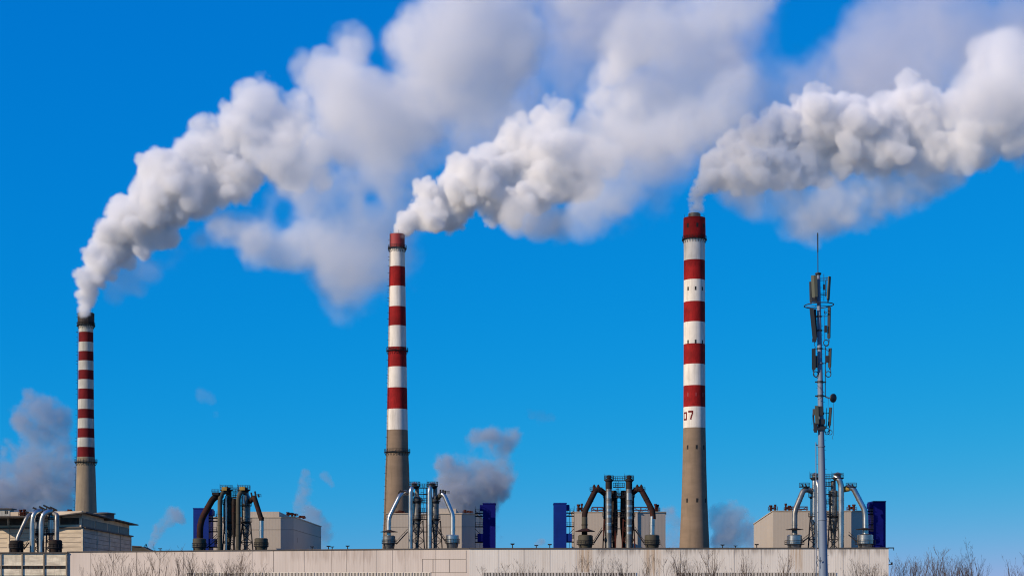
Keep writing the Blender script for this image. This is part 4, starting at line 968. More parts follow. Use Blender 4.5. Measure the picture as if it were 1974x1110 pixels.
def antenna(x0, y0, x1, y1, w, d, dy, m, yaw=0.0, cap=True):
    """panel antenna from top (x0,y0) to bottom (x1,y1) px"""
    a, b = ym(x0, y0, dy), ym(x1, y1, dy)
    ax = (a - b); L = ax.length; ax.normalize()
    u = Vector((math.cos(R(yaw)), math.sin(R(yaw)), 0)); u = (u - ax * u.dot(ax)).normalized(); v = ax.cross(u)
    mb = MB(); W = w * km / 2; D2 = d / 2; c = 0.25
    out = [(-W, -D2 + c * D2), (-W + c * W, -D2), (W - c * W, -D2), (W, -D2 + c * D2), (W, D2), (-W, D2)]
    vs = [b + u * p + v * -q for p, q in out] + [a + u * p + v * -q for p, q in out]
    n = len(out); mb.add(vs, [tuple(range(n))[::-1], tuple(range(n, 2 * n))] + [(i, (i + 1) % n, n + (i + 1) % n, n + i) for i in range(n)])
    o = mb.build('panel_antenna', m, mroot)
    cb = MB()
    if cap:
        e = [b - ax * 0.14 + (q - b) * 0.8 for q in vs[:n]]; cb.add(e + vs[:n], [tuple(range(n))[::-1]] + [(i, (i + 1) % n, n + (i + 1) % n, n + i) for i in range(n)])
        for s_ in (-.6, -.2, .2, .6): cb.bar(b + u * W * s_ - ax * 0.12, b + u * W * s_ - ax * 0.34, 0.022)
        cb.build('connector', M['black'], o)
    return o, a, b
def bracket(xa, ya, xb, yb, dy0=0.0, dy1=0.0, r=0.04):
    mb = MB(); mb.bar(ym(xa, ya, dy0), ym(xb, yb, dy1), r); c = ym(xa, ya, dy0)
    mb.bar(ym(xb, yb + 1.2, dy1), ym(xb, yb - 1.2, dy1), r * 1.6)
    mb.build('bracket', M['black'], mroot)
def clamp(py, h=1.4):
    mb = MB(); mb.bar(ym(mc(py), py + h), ym(mc(py), py - h), mast_r(py) + 0.05, seg=20, smooth=True); mb.build('clamp', M['black'], mroot)
def cable(pts, r=0.03, dy=-0.2, rad=4):
    mb = MB(); mb.tube(arc([ym(p[0], p[1], dy if len(p) < 3 else p[2]) for p in pts], rad * km, 4), r, seg=6); mb.build('cable', M['black'], mroot)
def loop(cx, cy_, r, th=0.045, dy=-0.2):
    mb = MB(); n = 20
    mb.tube([ym(cx + r * math.cos(2 * math.pi * i / n), cy_ + r * 1.1 * math.sin(2 * math.pi * i / n), dy + 0.03 * math.sin(2 * math.pi * i / n)) for i in range(n + 1)], th, seg=6, caps=False); mb.build('cable', M['black'], mroot)
# upper tier
antenna(1566.6, 531, 1568.2, 573, 5.8, 0.16, -0.55, M['antenna'], -25); antenna(1572.3, 530.5, 1573.2, 572, 5.4, 0.16, -0.65, M['antenna'], 8); antenna(1562.6, 543, 1563.4, 580, 4.6, 0.16, -0.15, M['antenna_dark'], -50)
antenna(1599.0, 533, 1596.5, 576, 5.6, 0.16, -0.1, M['antenna'], 35)
mb = MB(); mb.bar(ym(1588.2, 528), ym(1588.2, 580), 0.035); mb.bar(ym(1591, 540, -.1), ym(1591, 572, -.1), 0.05); mb.bar(ym(1594, 534), ym(1594, 577), 0.03); mb.build('antenna_pole', M['black'], mroot)
for y in (537, 541, 566, 569): bracket(1578, y, 1597, y - 1, 0, -0.05)
for y in (545, 568): bracket(1576, y, 1563, y, 0, -0.2)
mb = MB(); c_ = ym(1569.5, 578, -0.5); mb.box(c_.x - .27, c_.x + .3, c_.y - .12, c_.y + .15, c_.z - .22, c_.z + .22); c_ = ym(1588.5, 553, -.1); mb.box(c_.x - .09, c_.x + .14, c_.y - .1, c_.y + .1, c_.z - .3, c_.z + .25); mb.build('radio_unit', M['black'], mroot)
# ring walkway tube
mb = MB(); n = 40; pts = []
for i in range(n + 1):
    t_ = 2 * math.pi * i / n; c_ = ym(1578.5, 588.5); q = c_ + Vector((math.cos(t_) * 28 * km, math.sin(t_) * 28 * km, 0)); q.z += math.cos(t_) * 0.05 - math.sin(t_) * 0.05; pts.append(q)
mb.tube(pts, 0.055, seg=8, caps=False)
for az in (20, 140, 260):
    u = Vector((math.cos(R(az)), math.sin(R(az)), 0)); c_ = ym(mc(588), 588.5); mb.bar(c_ + u * 0.2, c_ + u * 27 * km, 0.04)
mb.build('ring_rail', M['black'], mroot)
# middle tier
antenna(1564.5, 594, 1570.2, 651, 8.0, 0.18, -0.45, M['antenna_dark'], -12); antenna(1571.0, 596, 1573.5, 648, 3.4, 0.16, -0.3, M['antenna_dark'], 40)
antenna(1598.6, 592, 1597.8, 650, 3.6, 0.30, 0.0, M['antenna_dark'], 60)
mb = MB(); mb.bar(ym(1590, 596), ym(1590, 655), 0.035); mb.build('antenna_pole', M['black'], mroot)
mb = MB(); c_ = ym(1591.5, 634, -.1); mb.box(c_.x - .13, c_.x + .15, c_.y - .1, c_.y + .1, c_.z - .35, c_.z + .35); c_ = ym(1569.5, 655, -.45); mb.box(c_.x - .2, c_.x + .22, c_.y - .1, c_.y + .1, c_.z - .22, c_.z + .15); mb.build('radio_unit', M['black'], mroot)
for y in (610, 637): clamp(y); bracket(1579, y, 1598, y - .5); bracket(1579, y, 1567, y, 0, -.3)
cable([(1572,655),(1569,664),(1573,671)]); cable([(1590,655),(1587,662),(1590,667),(1597,667),(1599,655)]); loop(1592.5, 660.5, 5)
cable([(1592,602),(1588,600),(1591,606),(1594,601)], .03)
# third tier
antenna(1568.5, 672, 1568.8, 710, 7.4, 0.18, -0.5, M['antenna_dark'], -8); antenna(1600.2, 671, 1599.2, 706, 3.4, 0.30, -0.1, M['antenna_dark'], 55)
mb = MB(); c_ = ym(1595, 692, -.1); mb.box(c_.x - .15, c_.x + .16, c_.y - .1, c_.y + .1, c_.z - .35, c_.z + .35); c_ = ym(1573.5, 694, -.4); mb.box(c_.x - .16, c_.x + .16, c_.y - .1, c_.y + .1, c_.z - .8, c_.z + .45); mb.build('radio_unit', M['black'], mroot)
mb = MB(); mb.bar(ym(1591, 668), ym(1591, 762), 0.05); mb.build('antenna_pole', M['black'], mroot)
for y in (672, 700): clamp(y); bracket(1580, y, 1592, y); bracket(1580, y, 1570, y, 0, -.3)
cable([(1591,672),(1597,677),(1599,672)]); loop(1596.8, 721, 5); loop(1572.5, 721, 4.6); cable([(1568,712),(1569,724),(1574,728),(1578,718)], .05)
cable([(1592,713),(1591,722)], .04); cable([(1601,709),(1602,722)], .04)
for y in (736, 763): clamp(y, 1.8); bracket(1584, y, 1591, y, 0, 0, .07); bracket(1582, y, 1573, y, 0, 0, .08)
cable([(1575,742),(1583,750),(1589,757)], .02, -.5); cable([(1577,770),(1586,764)], .02, -.5)
# dish
mb = MB(); c_ = ym(1605, 767, -.3); nrm = Vector((0.55, -0.75, -0.1)).normalized(); up = nrm.cross(Vector((0, 0, 1))).normalized(); vv = nrm.cross(up)
rows = []
for r_, d_ in ((0.0, -.22), (.2, -.19), (.36, -.08), (.46, .02), (.47, .14), (.40, .19), (0.0, .24)):
    rows.append([c_ + nrm * d_ + (up * math.cos(2 * math.pi * k_ / 24) + vv * math.sin(2 * math.pi * k_ / 24)) * max(r_, .001) for k_ in range(24)])
vs = [p for r_ in rows for p in r_]
mb.add(vs, [(i * 24 + k_, i * 24 + (k_ + 1) % 24, (i + 1) * 24 + (k_ + 1) % 24, (i + 1) * 24 + k_) for i in range(len(rows) - 1) for k_ in range(24)], 0, True)
dish = mb.build('dish_antenna', M['black'], mroot); mb = MB(); mb.bar(ym(1591, 765), ym(1599, 767, -.1), .09); mb.build('mount', M['black'], dish)
cable([(1597,768),(1596,790)], .015); cable([(1606.5,776),(1607,838),(1604,842),(1606,847)], .018)
# lower tier
antenna(1574.0, 782, 1575.2, 816, 6.6, 0.18, -0.6, M['antenna'], 5); antenna(1568.8, 788, 1568.8, 800, 4, 0.2, -0.35, M['black'], -20, False)
antenna(1601.2, 785, 1598.8, 818, 3.4, 0.28, -0.1, M['antenna_dark'], 60); mb = MB(); mb.bar(ym(1593, 786), ym(1593, 824), .04); mb.bar(ym(1568, 800, -.3), ym(1570, 830, -.2), .09); mb.build('antenna_pole', M['black'], mroot)
mb = MB(); c_ = ym(1580.5, 792, -.45); mb.box(c_.x - .2, c_.x + .32, c_.y - .15, c_.y + .2, c_.z - .45, c_.z + .5); c_ = ym(1584, 812, -.4); mb.box(c_.x - .42, c_.x + .35, c_.y - .1, c_.y + .2, c_.z - .3, c_.z + .25); c_ = ym(1572, 824, -.4); mb.box(c_.x - .14, c_.x + .16, c_.y - .1, c_.y + .1, c_.z - .5, c_.z + .5); c_ = ym(1583, 825, -.4); mb.box(c_.x - .4, c_.x + .42, c_.y - .1, c_.y + .2, c_.z - .18, c_.z + .18); mb.build('radio_unit', M['black'], mroot)
for y in (797, 821): clamp(y, 2); bracket(1583, y, 1598, y - 1); bracket(1583, y, 1570, y, 0, -.3)
loop(1594, 829, 4.2, .035); loop(1600, 833, 4.2, .03); cable([(1593,820),(1589,830),(1592,838),(1599,836),(1600,820)], .04); cable([(1576,828),(1580,836),(1588,828)], .03)
cable([(1572,815),(1568,828),(1570,832),(1574,833)], .04); cable([(1567,792),(1565,818)], .02)
# slim pipe beside the pole, low down
mb = MB(); mb.bar(ym(1572.8, 852), ym(1573.6, 1175), .05, seg=6); mb.build('conduit', M['mast'], mroot); bracket(1580, 857, 1573.5, 857)
cable([(1577,1070),(1575,1074),(1578,1079),(1574,1082),(1577,1092)], .03, -.5); loop(1581.6, 1080, 1.6, .03, -.62)
cable([(1573.6,1012),(1575.5,1030),(1573.6,1045)], .03, -.1)
# ------------------------------------------------------------------ bare winter trees
def bare_tree(seed, H, spread=0.30, leaders=3, dens=1.0):
    rng = random.Random(seed); tb = MB(); br = MB()
    def limb(mb, p, d, L, r, lvl):
        n = 4 if lvl < 2 else 3
        pts = [p]; rr = [r]
        for i in range(n):
            d = (d + Vector((rng.uniform(-1, 1), rng.uniform(-1, 1), rng.uniform(0, .9))) * 0.13).normalized()
            p = p + d * L / n; pts.append(p); rr.append(max(0.012, r * (1 - (i + 1) / n * 0.75)))
        mb.tube(pts, rr, seg=4 if lvl < 1 else 3, smooth=False, caps=False)
        if lvl >= 3: return
        k = int((5, 4, 2)[lvl] * dens + rng.random())
        for i in range(k):
            t_ = rng.uniform(0.25, 0.97); j = min(n - 1, int(t_ * n)); q = pts[j].lerp(pts[j + 1], t_ * n - j)
            a = rng.uniform(0, 2 * math.pi); side = Vector((math.cos(a), math.sin(a), 0))
            nd = (d * 1.0 + side * rng.uniform(0.3, 0.75) * (1.25 - 0.2 * lvl) + Vector((0, 0, 0.25))).normalized()
            limb(br, q, nd, L * rng.uniform(0.32, 0.6) * (1.15 - t_ * 0.5), max(0.012, rr[j] * 0.5), lvl + 1)
    limb(tb, Vector((0, 0, 0)), Vector((rng.uniform(-.08, .08), rng.uniform(-.08, .08), 1)).normalized(), H, 0.06 + H * 0.005, 0)
    for i in range(leaders - 1):
        a = rng.uniform(0, 2 * math.pi)
        limb(br, Vector((0, 0, H * rng.uniform(0.05, 0.3))), Vector((math.cos(a) * spread, math.sin(a) * spread, 1)).normalized(), H * rng.uniform(0.6, 0.85), 0.04 + H * 0.004, 1)
    return tb, br
protos = []
for i in range(12):
    tb, br = bare_tree(100 + i, 10.0, 0.22 + 0.03 * (i % 5), 2 + i % 4, (0.8, 1.0, 1.25)[i % 3])
    r_ = bpy.data.objects.new('bare_tree', None); COL.objects.link(r_)
    t_ = tb.build('trunk', M['bark'], r_); b_ = br.build('branches', M['bark'], r_)
    protos.append((r_, t_, b_, [False]))
LAND = [(0,'in front of the concrete block'),(132,'at the left end of the pale warehouse wall'),(255,'below the small shed and the thin smoke wisp'),(330,'below the bright blue stair tower'),(405,'below the dark grimy cyclone tower'),(500,'below the leftmost pale hall'),
        (640,'left of the middle chimney base'),(780,'below the shiny cyclone tower'),(905,'below the dark blue stair tower'),(1045,'below the blue stair tower of the wide hall'),(1140,'below the rust-ducted cyclone tower'),(1290,'below the thick right chimney'),
        (1400,'right of the thick chimney'),(1480,'below the rightmost hall'),(1600,'between the mast and the warehouse end'),(1715,'just past the right end of the warehouse'),(1800,'in the tree row right of the warehouse'),(1890,'near the right edge of the picture'),(1950,'at the right edge of the picture')]
tr = random.Random(77)
place = []
def row(x0, x1, n, ylo, yhi, Y0, Y1):
    for i in range(n):
        place.append((x0 + (x1 - x0) * (i + tr.uniform(0.1, 0.9)) / n, tr.uniform(ylo, yhi), tr.uniform(Y0, Y1)))
place += [(213,1068,400),(180,1076,402),(194,1078,405),(232,1072,398),(246,1074,408),(276,1066,396),(305,1062,399),(312,1070,408),(290,1080,400)]
row(145, 330, 6, 1086, 1100, 385, 410)
place += [(348,1068,400),(356,1072,396),(368,1064,405),(380,1070,398),(340,1078,402),(390,1078,410)]
row(400, 520, 9, 1072, 1094, 385, 415); place += [(455,1062,400),(462,1068,395),(440,1075,400)]
row(930, 1040, 7, 1084, 1096, 385, 415)
row(1080, 1235, 9, 1078, 1098, 385, 415); place += [(1138,1068,400),(1198,1072,398)]
row(1240, 1425, 11, 1070, 1094, 385, 415); place += [(1310,1060,400),(1320,1064,396),(1376,1060,402)]
row(1425, 1640, 9, 1082, 1096, 385, 415); place += [(1508,1066,400),(1438,1070,400)]
row(1650, 1715, 8, 1074, 1090, 385, 415)
row(1716, 1900, 16, 1070, 1088, 420, 480); place += [(1752,1073,440),(1777,1067,430),(1803,1060,425),(1812,1062,432),(1835,1074,440),(1851,1073,430),(1880,1058,425),(1888,1061,430),(1870,1069,440)]
row(1720, 1900, 8, 1086, 1100, 420, 480)
place += [(1950,1066,400),(1938,1092,410),(1962,1084,405),(1972,1074,400),(1980,1078,410),(1988,1070,400)]
kinds = ['tall slim', 'loosely branched', 'dense twiggy', 'narrow upright', 'forked', 'many-stemmed']
cnt = {}
for i, (px, py, Y) in enumerate(place):
    tp = P(px, py, Y); H = tp.z
    r_, t_, b_, used = protos[tr.randrange(12)]
    if used[0]:
        n_ = r_.copy(); COL.objects.link(n_)
        for ch in (t_, b_):
            c2 = ch.copy(); COL.objects.link(c2); c2.parent = n_
        r_ = n_
    else: used[0] = True
    s_ = H / 11.4
    r_.location = (tp.x, tp.y, 0); r_.rotation_euler = (0, 0, tr.uniform(0, 6.28)); r_.scale = (s_ * 1.05, s_ * 1.05, s_)
    land = [t for x, t in LAND if x <= px][-1]
    tag(r_, None, 'tree', 'bare winter trees along the warehouse')
    cnt.setdefault(land, []).append((px, py, r_))
ORD = ['first', 'second', 'third', 'fourth', 'fifth', 'sixth', 'seventh', 'eighth', 'ninth', 'tenth', 'eleventh', 'twelfth', 'thirteenth', 'fourteenth', 'fifteenth', 'sixteenth', 'seventeenth', 'eighteenth', 'nineteenth', 'twentieth', 'twenty-first', 'twenty-second', 'twenty-third', 'twenty-fourth', 'twenty-fifth', 'twenty-sixth', 'twenty-seventh', 'twenty-eighth', 'twenty-ninth', 'thirtieth']
for land, L_ in cnt.items():
    L_.sort(key=lambda q: q[0]); mean = sum(q[1] for q in L_) / len(L_)
    for j, (px, py, o) in enumerate(L_):
        o['label'] = '%s bare tree, %s from the left %s' % ('taller' if py < mean else 'shorter', ORD[j], land)
for p_ in protos:
    if not p_[3][0]:
        for o in p_[:3]: bpy.data.objects.remove(o)
# ------------------------------------------------------------------ smoke
def _spline(n, cell, rng, h):
    """weights of n samples spaced h metres on a random lattice of the given cell size (cubic b-spline)"""
    m = int(n * h / cell) + 5
    t = np.arange(n) * h / cell + rng.random()
    i = t.astype(int); f = (t - i).astype(np.float32)
    W = np.zeros((n, m + 1), np.float32)
    r = np.arange(n)
    for k, w in enumerate(((1-f)**3/6, (3*f**3-6*f**2+4)/6, (-3*f**3+3*f**2+3*f+1)/6, f**3/6)):
        W[r, np.minimum(i + k, m)] += w
    return W

def noise(shape, cell, rng, h):
    Ws = [_spline(n, cell, rng, h) for n in shape]
    L = rng.uniform(-1, 1, [W.shape[1] for W in Ws]).astype(np.float32)
    a = np.tensordot(Ws[0], L, (1, 0))                 # x, ly, lz
    a = np.einsum('yb,xbc->xyc', Ws[1], a, optimize=True)
    a = a @ Ws[2].T
    return (a * 2.2).astype(np.float32)

def smoke_group():
    g = bpy.data.node_groups.new("smoke_grid", 'GeometryNodeTree')
    g.interface.new_socket("Geometry", in_out='INPUT', socket_type='NodeSocketGeometry')
    g.interface.new_socket("Geometry", in_out='OUTPUT', socket_type='NodeSocketGeometry')
    return g

def sprout(parents, seed, k, n1=16, n2=5, spread=0.55):
    """every big puff carries smaller puffs on its skin, and those smaller ones again; parents scatter in depth"""
    rng = random.Random(seed)
    out = []
    for px, py, r, den, soft in parents:
        dy = rng.uniform(-1, 1) * r * k * spread
        out.append((px, py, r * 0.86, den, soft, dy))
        for _ in range(n1):
            u = rng.uniform(-1, 1); a = rng.uniform(0, 2 * math.pi); q = math.sqrt(1 - u * u)
            vx, vy, vz = q * math.cos(a), q * math.sin(a), u
            if vy > 0.5: continue
            r1 = r * (0.18 + 0.42 * rng.random() ** 1.7); e = r * 0.86 - r1 * 0.25
            cx, cy_, cz = px + vx * e, dy + vy * e * k, py - vz * e
            out.append((cx, cz, r1, den, soft * 1.2, cy_))
            for _ in range(n2 if r1 > 7 else 0):
                u = rng.uniform(-1, 1); a = rng.uniform(0, 2 * math.pi); q = math.sqrt(1 - u * u)
                r2 = r1 * rng.uniform(0.25, 0.5); e2 = r1 - r2 * 0.3
                out.append((cx + q * math.cos(a) * e2, cz - u * e2, r2, den, soft * 1.6, cy_ - abs(q * math.sin(a)) * e2 * k))
    return out

def make_smoke(name, label, puffs, Y0, voxel, depth, material, seed, small=1.0, big=1.0, margin=12, kind='stuff', group=None, holes=(), sigma=1.0, wisp=0.42):
    """puffs: (px, py, r_px, density, softness, depth offset in m). Fills a voxel grid with a billowing density field."""
    rng = np.random.default_rng(seed)
    k = Y0 / F
    P_ = []
    for p in puffs:
        px, py, r, den, soft = p[:5]
        dy = p[5] if len(p) > 5 else 0.0
        c = P(px, py, Y0)
        P_.append((c.x, Y0 + dy, c.z, r * k, den, soft))
    A = np.array(P_)
    lo = (A[:, :3] - A[:, 3:4] * 1.4).min(0) - margin * k; hi = (A[:, :3] + A[:, 3:4] * 1.4).max(0) + margin * k
    if depth:
        lo[1] = max(lo[1], Y0 - depth); hi[1] = min(hi[1], Y0 + depth)
    n = np.maximum(((hi - lo) / voxel).astype(int) + 1, 4)
    while n[0] * n[1] * n[2] > 16000000:
        voxel *= 1.03
        n = np.maximum(((hi - lo) / voxel).astype(int) + 1, 4)
    hi = lo + (n - 1) * voxel
    ax = [(lo[i] + np.arange(n[i]) * voxel).astype(np.float32) for i in range(3)]
    sh = tuple(int(v) for v in n)
    # displacement noises (metres per metre of puff)
    s = [noise(sh, c, rng, voxel) for c in (22 * big, 11 * big)]
    Nl = 7.0 * big * np.abs(s[0]) + 3.6 * big * np.abs(s[1]) - 3.2 * big
    del s
    Ns = 2.6 * small * np.abs(noise(sh, 6.5 * small, rng, voxel)) + 1.9 * small * np.abs(noise(sh, 3.4 * small, rng, voxel)) - 1.5 * small
    Ns += 1.0 * small * np.abs(noise(sh, 1.7 * small, rng, voxel))
    Wx, Wy, Wz = [noise(sh, 18 * big, rng, voxel) + 0.5 * noise(sh, 8 * big, rng, voxel) for _ in range(3)]
    Md = noise(sh, 34 * big, rng, voxel) + 0.7 * noise(sh, 17 * big, rng, voxel) + 0.5 * noise(sh, 8.5 * big, rng, voxel) + 0.42 * noise(sh, 4.2 * big, rng, voxel) + 0.3 * noise(sh, 2.1 * big, rng, voxel)
    S = np.zeros(sh, np.float32); SW = np.full(sh, 1e-4, np.float32); SD = np.zeros(sh, np.float32)
    D = np.zeros(sh, np.float32)
    for x, y, z, r, den, soft in P_:
        R_ = r * 1.5 + 2.0
        sl = []
        for i, c in enumerate((x, y, z)):
            a = max(int((c - R_ - lo[i]) / voxel), 0); b = min(int((c + R_ - lo[i]) / voxel) + 2, sh[i])
            sl.append(slice(a, b))
        if any(q.stop <= q.start for q in sl): continue
        sl = tuple(sl)
        X = ax[0][sl[0]][:, None, None]; Yy = ax[1][sl[1]][None, :, None]; Z = ax[2][sl[2]][None, None, :]
        w = 0.22 * r
        d = np.sqrt((X - x + Wx[sl] * w)**2 + (Yy - y + Wy[sl] * w)**2 + (Z - z + Wz[sl] * w)**2)
        if soft >= 0.3:
            t = np.clip(1 - (d / (r * 1.5)) ** 2, 0, 1)
            t = t * t
            SD[sl] += den * t; SW[sl] += t
            S[sl] += t - t * S[sl]
            continue
        sd = r - d + Nl[sl] * min(1.0, r / 22.0) + Ns[sl] * min(1.0, r / 6.0)
        t = np.clip(sd / (soft * r + voxel * 1.2), 0, 1)
        t = t * t * (3 - 2 * t) * den
        D[sl] = np.maximum(D[sl], t)
    if any(p[5] >= 0.3 for p in P_):
        t = np.clip((S + wisp * Md - 0.30) / 0.65, 0, 1)
        t *= np.clip(S * 6, 0, 1)
        D = np.maximum(D, t * t * (3 - 2 * t) * SD / SW * (0.55 + 0.45 * np.clip(Md + 0.6, 0, 1.6)))
    del S, SW, SD, Md, Wx, Wy, Wz
    for hx, hy, hr, hs_ in holes:
        c = P(hx, hy, Y0); r = hr * k
        X = ax[0][:, None, None]; Z = ax[2][None, None, :]
        d = np.sqrt((X - c.x)**2 + (Z - c.z)**2) + Nl * 0.5
        t = np.clip((d - r * 0.45) / (r * 0.7), 0, 1)
        D *= 1 - hs_ * (1 - t * t * (3 - 2 * t))
    for i in range(3):
        ix = [slice(None)] * 3
        for e in (0, -1):
            ix[i] = e; D[tuple(ix)] = 0
    D *= sigma
    # the grid values travel on the points of the mesh; the node group lays them out as voxels
    me = bpy.data.meshes.new(name)
    N = sh[0] * sh[1] * sh[2]
    me.vertices.add(N)
    co = np.empty((sh[2], sh[1], sh[0], 3), np.float32)
    co[..., 0] = ax[0][None, None, :]; co[..., 1] = ax[1][None, :, None]; co[..., 2] = ax[2][:, None, None]
    me.vertices.foreach_set('co', co.ravel()); del co
    at = me.attributes.new('smoke_density', 'FLOAT', 'POINT')
    at.data.foreach_set('value', np.ascontiguousarray(D.transpose(2, 1, 0)).ravel())
    o = bpy.data.objects.new(name, me); COL.objects.link(o)
    g = smoke_group()
    N_, L_ = g.nodes, g.links
    gi = N_.new('NodeGroupInput'); go = N_.new('NodeGroupOutput')
    vc = N_.new('GeometryNodeVolumeCube')
    vc.inputs['Min'].default_value = tuple(lo); vc.inputs['Max'].default_value = tuple(hi)
    for a, v in zip(('Resolution X', 'Resolution Y', 'Resolution Z'), sh): vc.inputs[a].default_value = v
    vc.inputs['Background'].default_value = 0.0
    pos = N_.new('GeometryNodeInputPosition')
    sub = N_.new('ShaderNodeVectorMath'); sub.operation = 'SUBTRACT'; sub.inputs[1].default_value = tuple(lo)
    div = N_.new('ShaderNodeVectorMath'); div.operation = 'DIVIDE'; div.inputs[1].default_value = (voxel,) * 3
    add = N_.new('ShaderNodeVectorMath'); add.operation = 'ADD'; add.inputs[1].default_value = (0.5,) * 3
    flo = N_.new('ShaderNodeVectorMath'); flo.operation = 'FLOOR'
    dot = N_.new('ShaderNodeVectorMath'); dot.operation = 'DOT_PRODUCT'; dot.inputs[1].default_value = (1, sh[0], sh[0] * sh[1])
    L_.new(pos.outputs[0], sub.inputs[0]); L_.new(sub.outputs[0], div.inputs[0]); L_.new(div.outputs[0], add.inputs[0])
    L_.new(add.outputs[0], flo.inputs[0]); L_.new(flo.outputs[0], dot.inputs[0])
    na = N_.new('GeometryNodeInputNamedAttribute'); na.data_type = 'FLOAT'; na.inputs['Name'].default_value = 'smoke_density'
    si = N_.new('GeometryNodeSampleIndex'); si.data_type = 'FLOAT'; si.domain = 'POINT'; si.clamp = True
    L_.new(gi.outputs[0], si.inputs['Geometry']); L_.new(na.outputs['Attribute'], si.inputs['Value']); L_.new(dot.outputs['Value'], si.inputs['Index'])
    L_.new(si.outputs[0], vc.inputs['Density'])
    sm = N_.new('GeometryNodeSetMaterial'); sm.inputs['Material'].default_value = material
    L_.new(vc.outputs[0], sm.inputs['Geometry']); L_.new(sm.outputs[0], go.inputs[0])
    md = o.modifiers.new('smoke_grid', 'NODES'); md.node_group = g
    me.materials.append(material)
    o['label'] = label
    if kind: o['kind'] = kind
    else: o['category'] = 'smoke plume'
    if group: o['group'] = group
    print(name, sh, N, 'voxel', round(voxel, 3), flush=True)
    return o

def smoke_mat(name, color, density, aniso=-0.42):
    m = bpy.data.materials.new(name); m.use_nodes = True
    n, l = m.node_tree.nodes, m.node_tree.links
    n.clear()
    out = n.new('ShaderNodeOutputMaterial')
    pv = n.new('ShaderNodeVolumePrincipled')
    pv.inputs['Color'].default_value = color
    pv.inputs['Anisotropy'].default_value = aniso
    pv.inputs['Density Attribute'].default_value = 'density'
    pv.inputs['Density'].default_value = density
    l.new(pv.outputs[0], out.inputs['Volume'])
    return m
M_SMOKE = smoke_mat("white_steam", (0.993, 0.991, 0.989, 1), 1.0)


K = 800.0 / F
def aging(pl, x0, y0, d0, L, s0=0.12, s1=0.29, d1=0.10):
    """smoke thins and softens with its distance from the chimney mouth"""
    out = []
    for x, y, r in pl:
        t = min(1.0, math.hypot(x - x0, y - y0) / L) ** 1.3
        out.append((x, y, r, d0 + (d1 - d0) * t, s0 + (s1 - s0) * t))
    return out
# ---- left plume
PL1 = [(165,600,14),(166,582,18),(172,562,24),(182,540,30),(199,513,36),(218,480,44),(240,445,47),(240,412,34),(226,398,22),
 (290,440,50),(320,400,56),(328,350,52),(300,322,33),(288,335,28),(375,370,60),(400,320,60),(425,275,48),(445,350,50),(470,335,46),
 (460,240,52),(500,195,50),(470,190,34),(482,168,24),(530,235,56),(540,300,58),(565,330,50),(565,215,44),(605,290,50),(618,345,32),(370,300,34),(400,245,28),(455,300,44),(500,265,48),(545,250,50),(420,345,40)]
puffs1 = sprout(aging(PL1, 165, 600, 0.45, 560, s0=0.09), 3, K)
mid = [(640,250,74),(690,240,78),(650,170,58),(680,110,38),(676,88,20),(620,130,44),(590,150,34),(740,240,80),(800,220,88),(850,130,95),(720,180,56),
 (880,60,85),(930,70,85),(975,120,72),(1010,110,50),(790,70,40),(775,40,30),(830,90,70),(900,200,78),(870,-5,60),(960,-5,75),(820,20,45)]
puffs1 += [(x, y, r, 0.045, 0.6, ((i * 37) % 11 - 5) * 5) for i, (x, y, r) in enumerate(mid)]
puffs1 += sprout([(x, y, r * 0.8, 0.055, 0.4) for x, y, r in mid], 4, K, 9, 2, 0.9)
thin = [(720,310,80),(830,270,75),(690,400,70),(650,440,75),(700,500,80),(690,540,56),(680,480,60),(730,510,50),(740,450,64),(630,380,60),(930,260,70),(560,360,60),(770,350,60),(820,330,50)]
puffs1 += [(x, y, r * 1.18, 0.026, 0.9, ((i * 29) % 9 - 4) * 6) for i, (x, y, r) in enumerate(thin)]
low = [(500,480,44),(560,490,36),(610,460,36),(550,355,30),(600,370,40),(430,430,44),(480,450,50),(530,470,42),(380,455,32),(590,482,38),(640,490,34),(420,455,30),(460,410,38),(500,400,30)]
puffs1 += [(x, y, r, 0.075, 0.6, ((i * 29) % 9 - 4) * 2) for i, (x, y, r) in enumerate(low)]
puffs1 += [(x, y, r, 0.035, 0.8, 3) for x, y, r in [(250,535,32),(290,515,36),(330,485,34),(268,560,16),(212,570,22),(220,545,30)]]
make_smoke('chimney_smoke', 'thick white smoke plume rising right from the leftmost dark-topped chimney', puffs1, 830, 0.52, 62, M_SMOKE, 5, holes=[(552,412,34,.97),(718,388,28,.93)])
# ---- middle plume
PL2 = [(770,452,12),(775,440,17),(788,425,25),(808,408,27),(822,372,29),(812,365,20),(832,415,36),(870,405,45),(882,340,38),(876,320,22),(920,370,50),(955,355,54),(1000,335,50),(940,318,36),
 (985,295,54),(990,255,30),(1040,265,58),(1075,240,45),(1085,215,24),(1090,300,64),(1135,290,58),(1130,250,42),(1010,375,50),(1060,350,58),(1110,345,54),(950,410,26)]
puffs2 = sprout(aging(PL2, 770, 452, 0.45, 430, s0=0.09, s1=0.295, d1=0.075), 13, K)
mid = [(1170,310,58),(1160,195,50),(1175,150,56),(1200,120,58),(1185,235,52),(1215,200,62),(1160,250,46),(1225,260,52)]
puffs2 += [(x, y, r, 0.07, 0.5, ((i * 37) % 11 - 5) * 4) for i, (x, y, r) in enumerate(mid)]
puffs2 += sprout([(x, y, r * 0.72, 0.10, 0.27) for x, y, r in mid], 14, K, 12, 3, 0.7)
mid = [(1000,425,34),(1050,430,36),(1100,420,42),(1150,410,48),(980,410,28)]
puffs2 += [(x, y, r, 0.07, 0.5, ((i * 37) % 11 - 5) * 3) for i, (x, y, r) in enumerate(mid)]
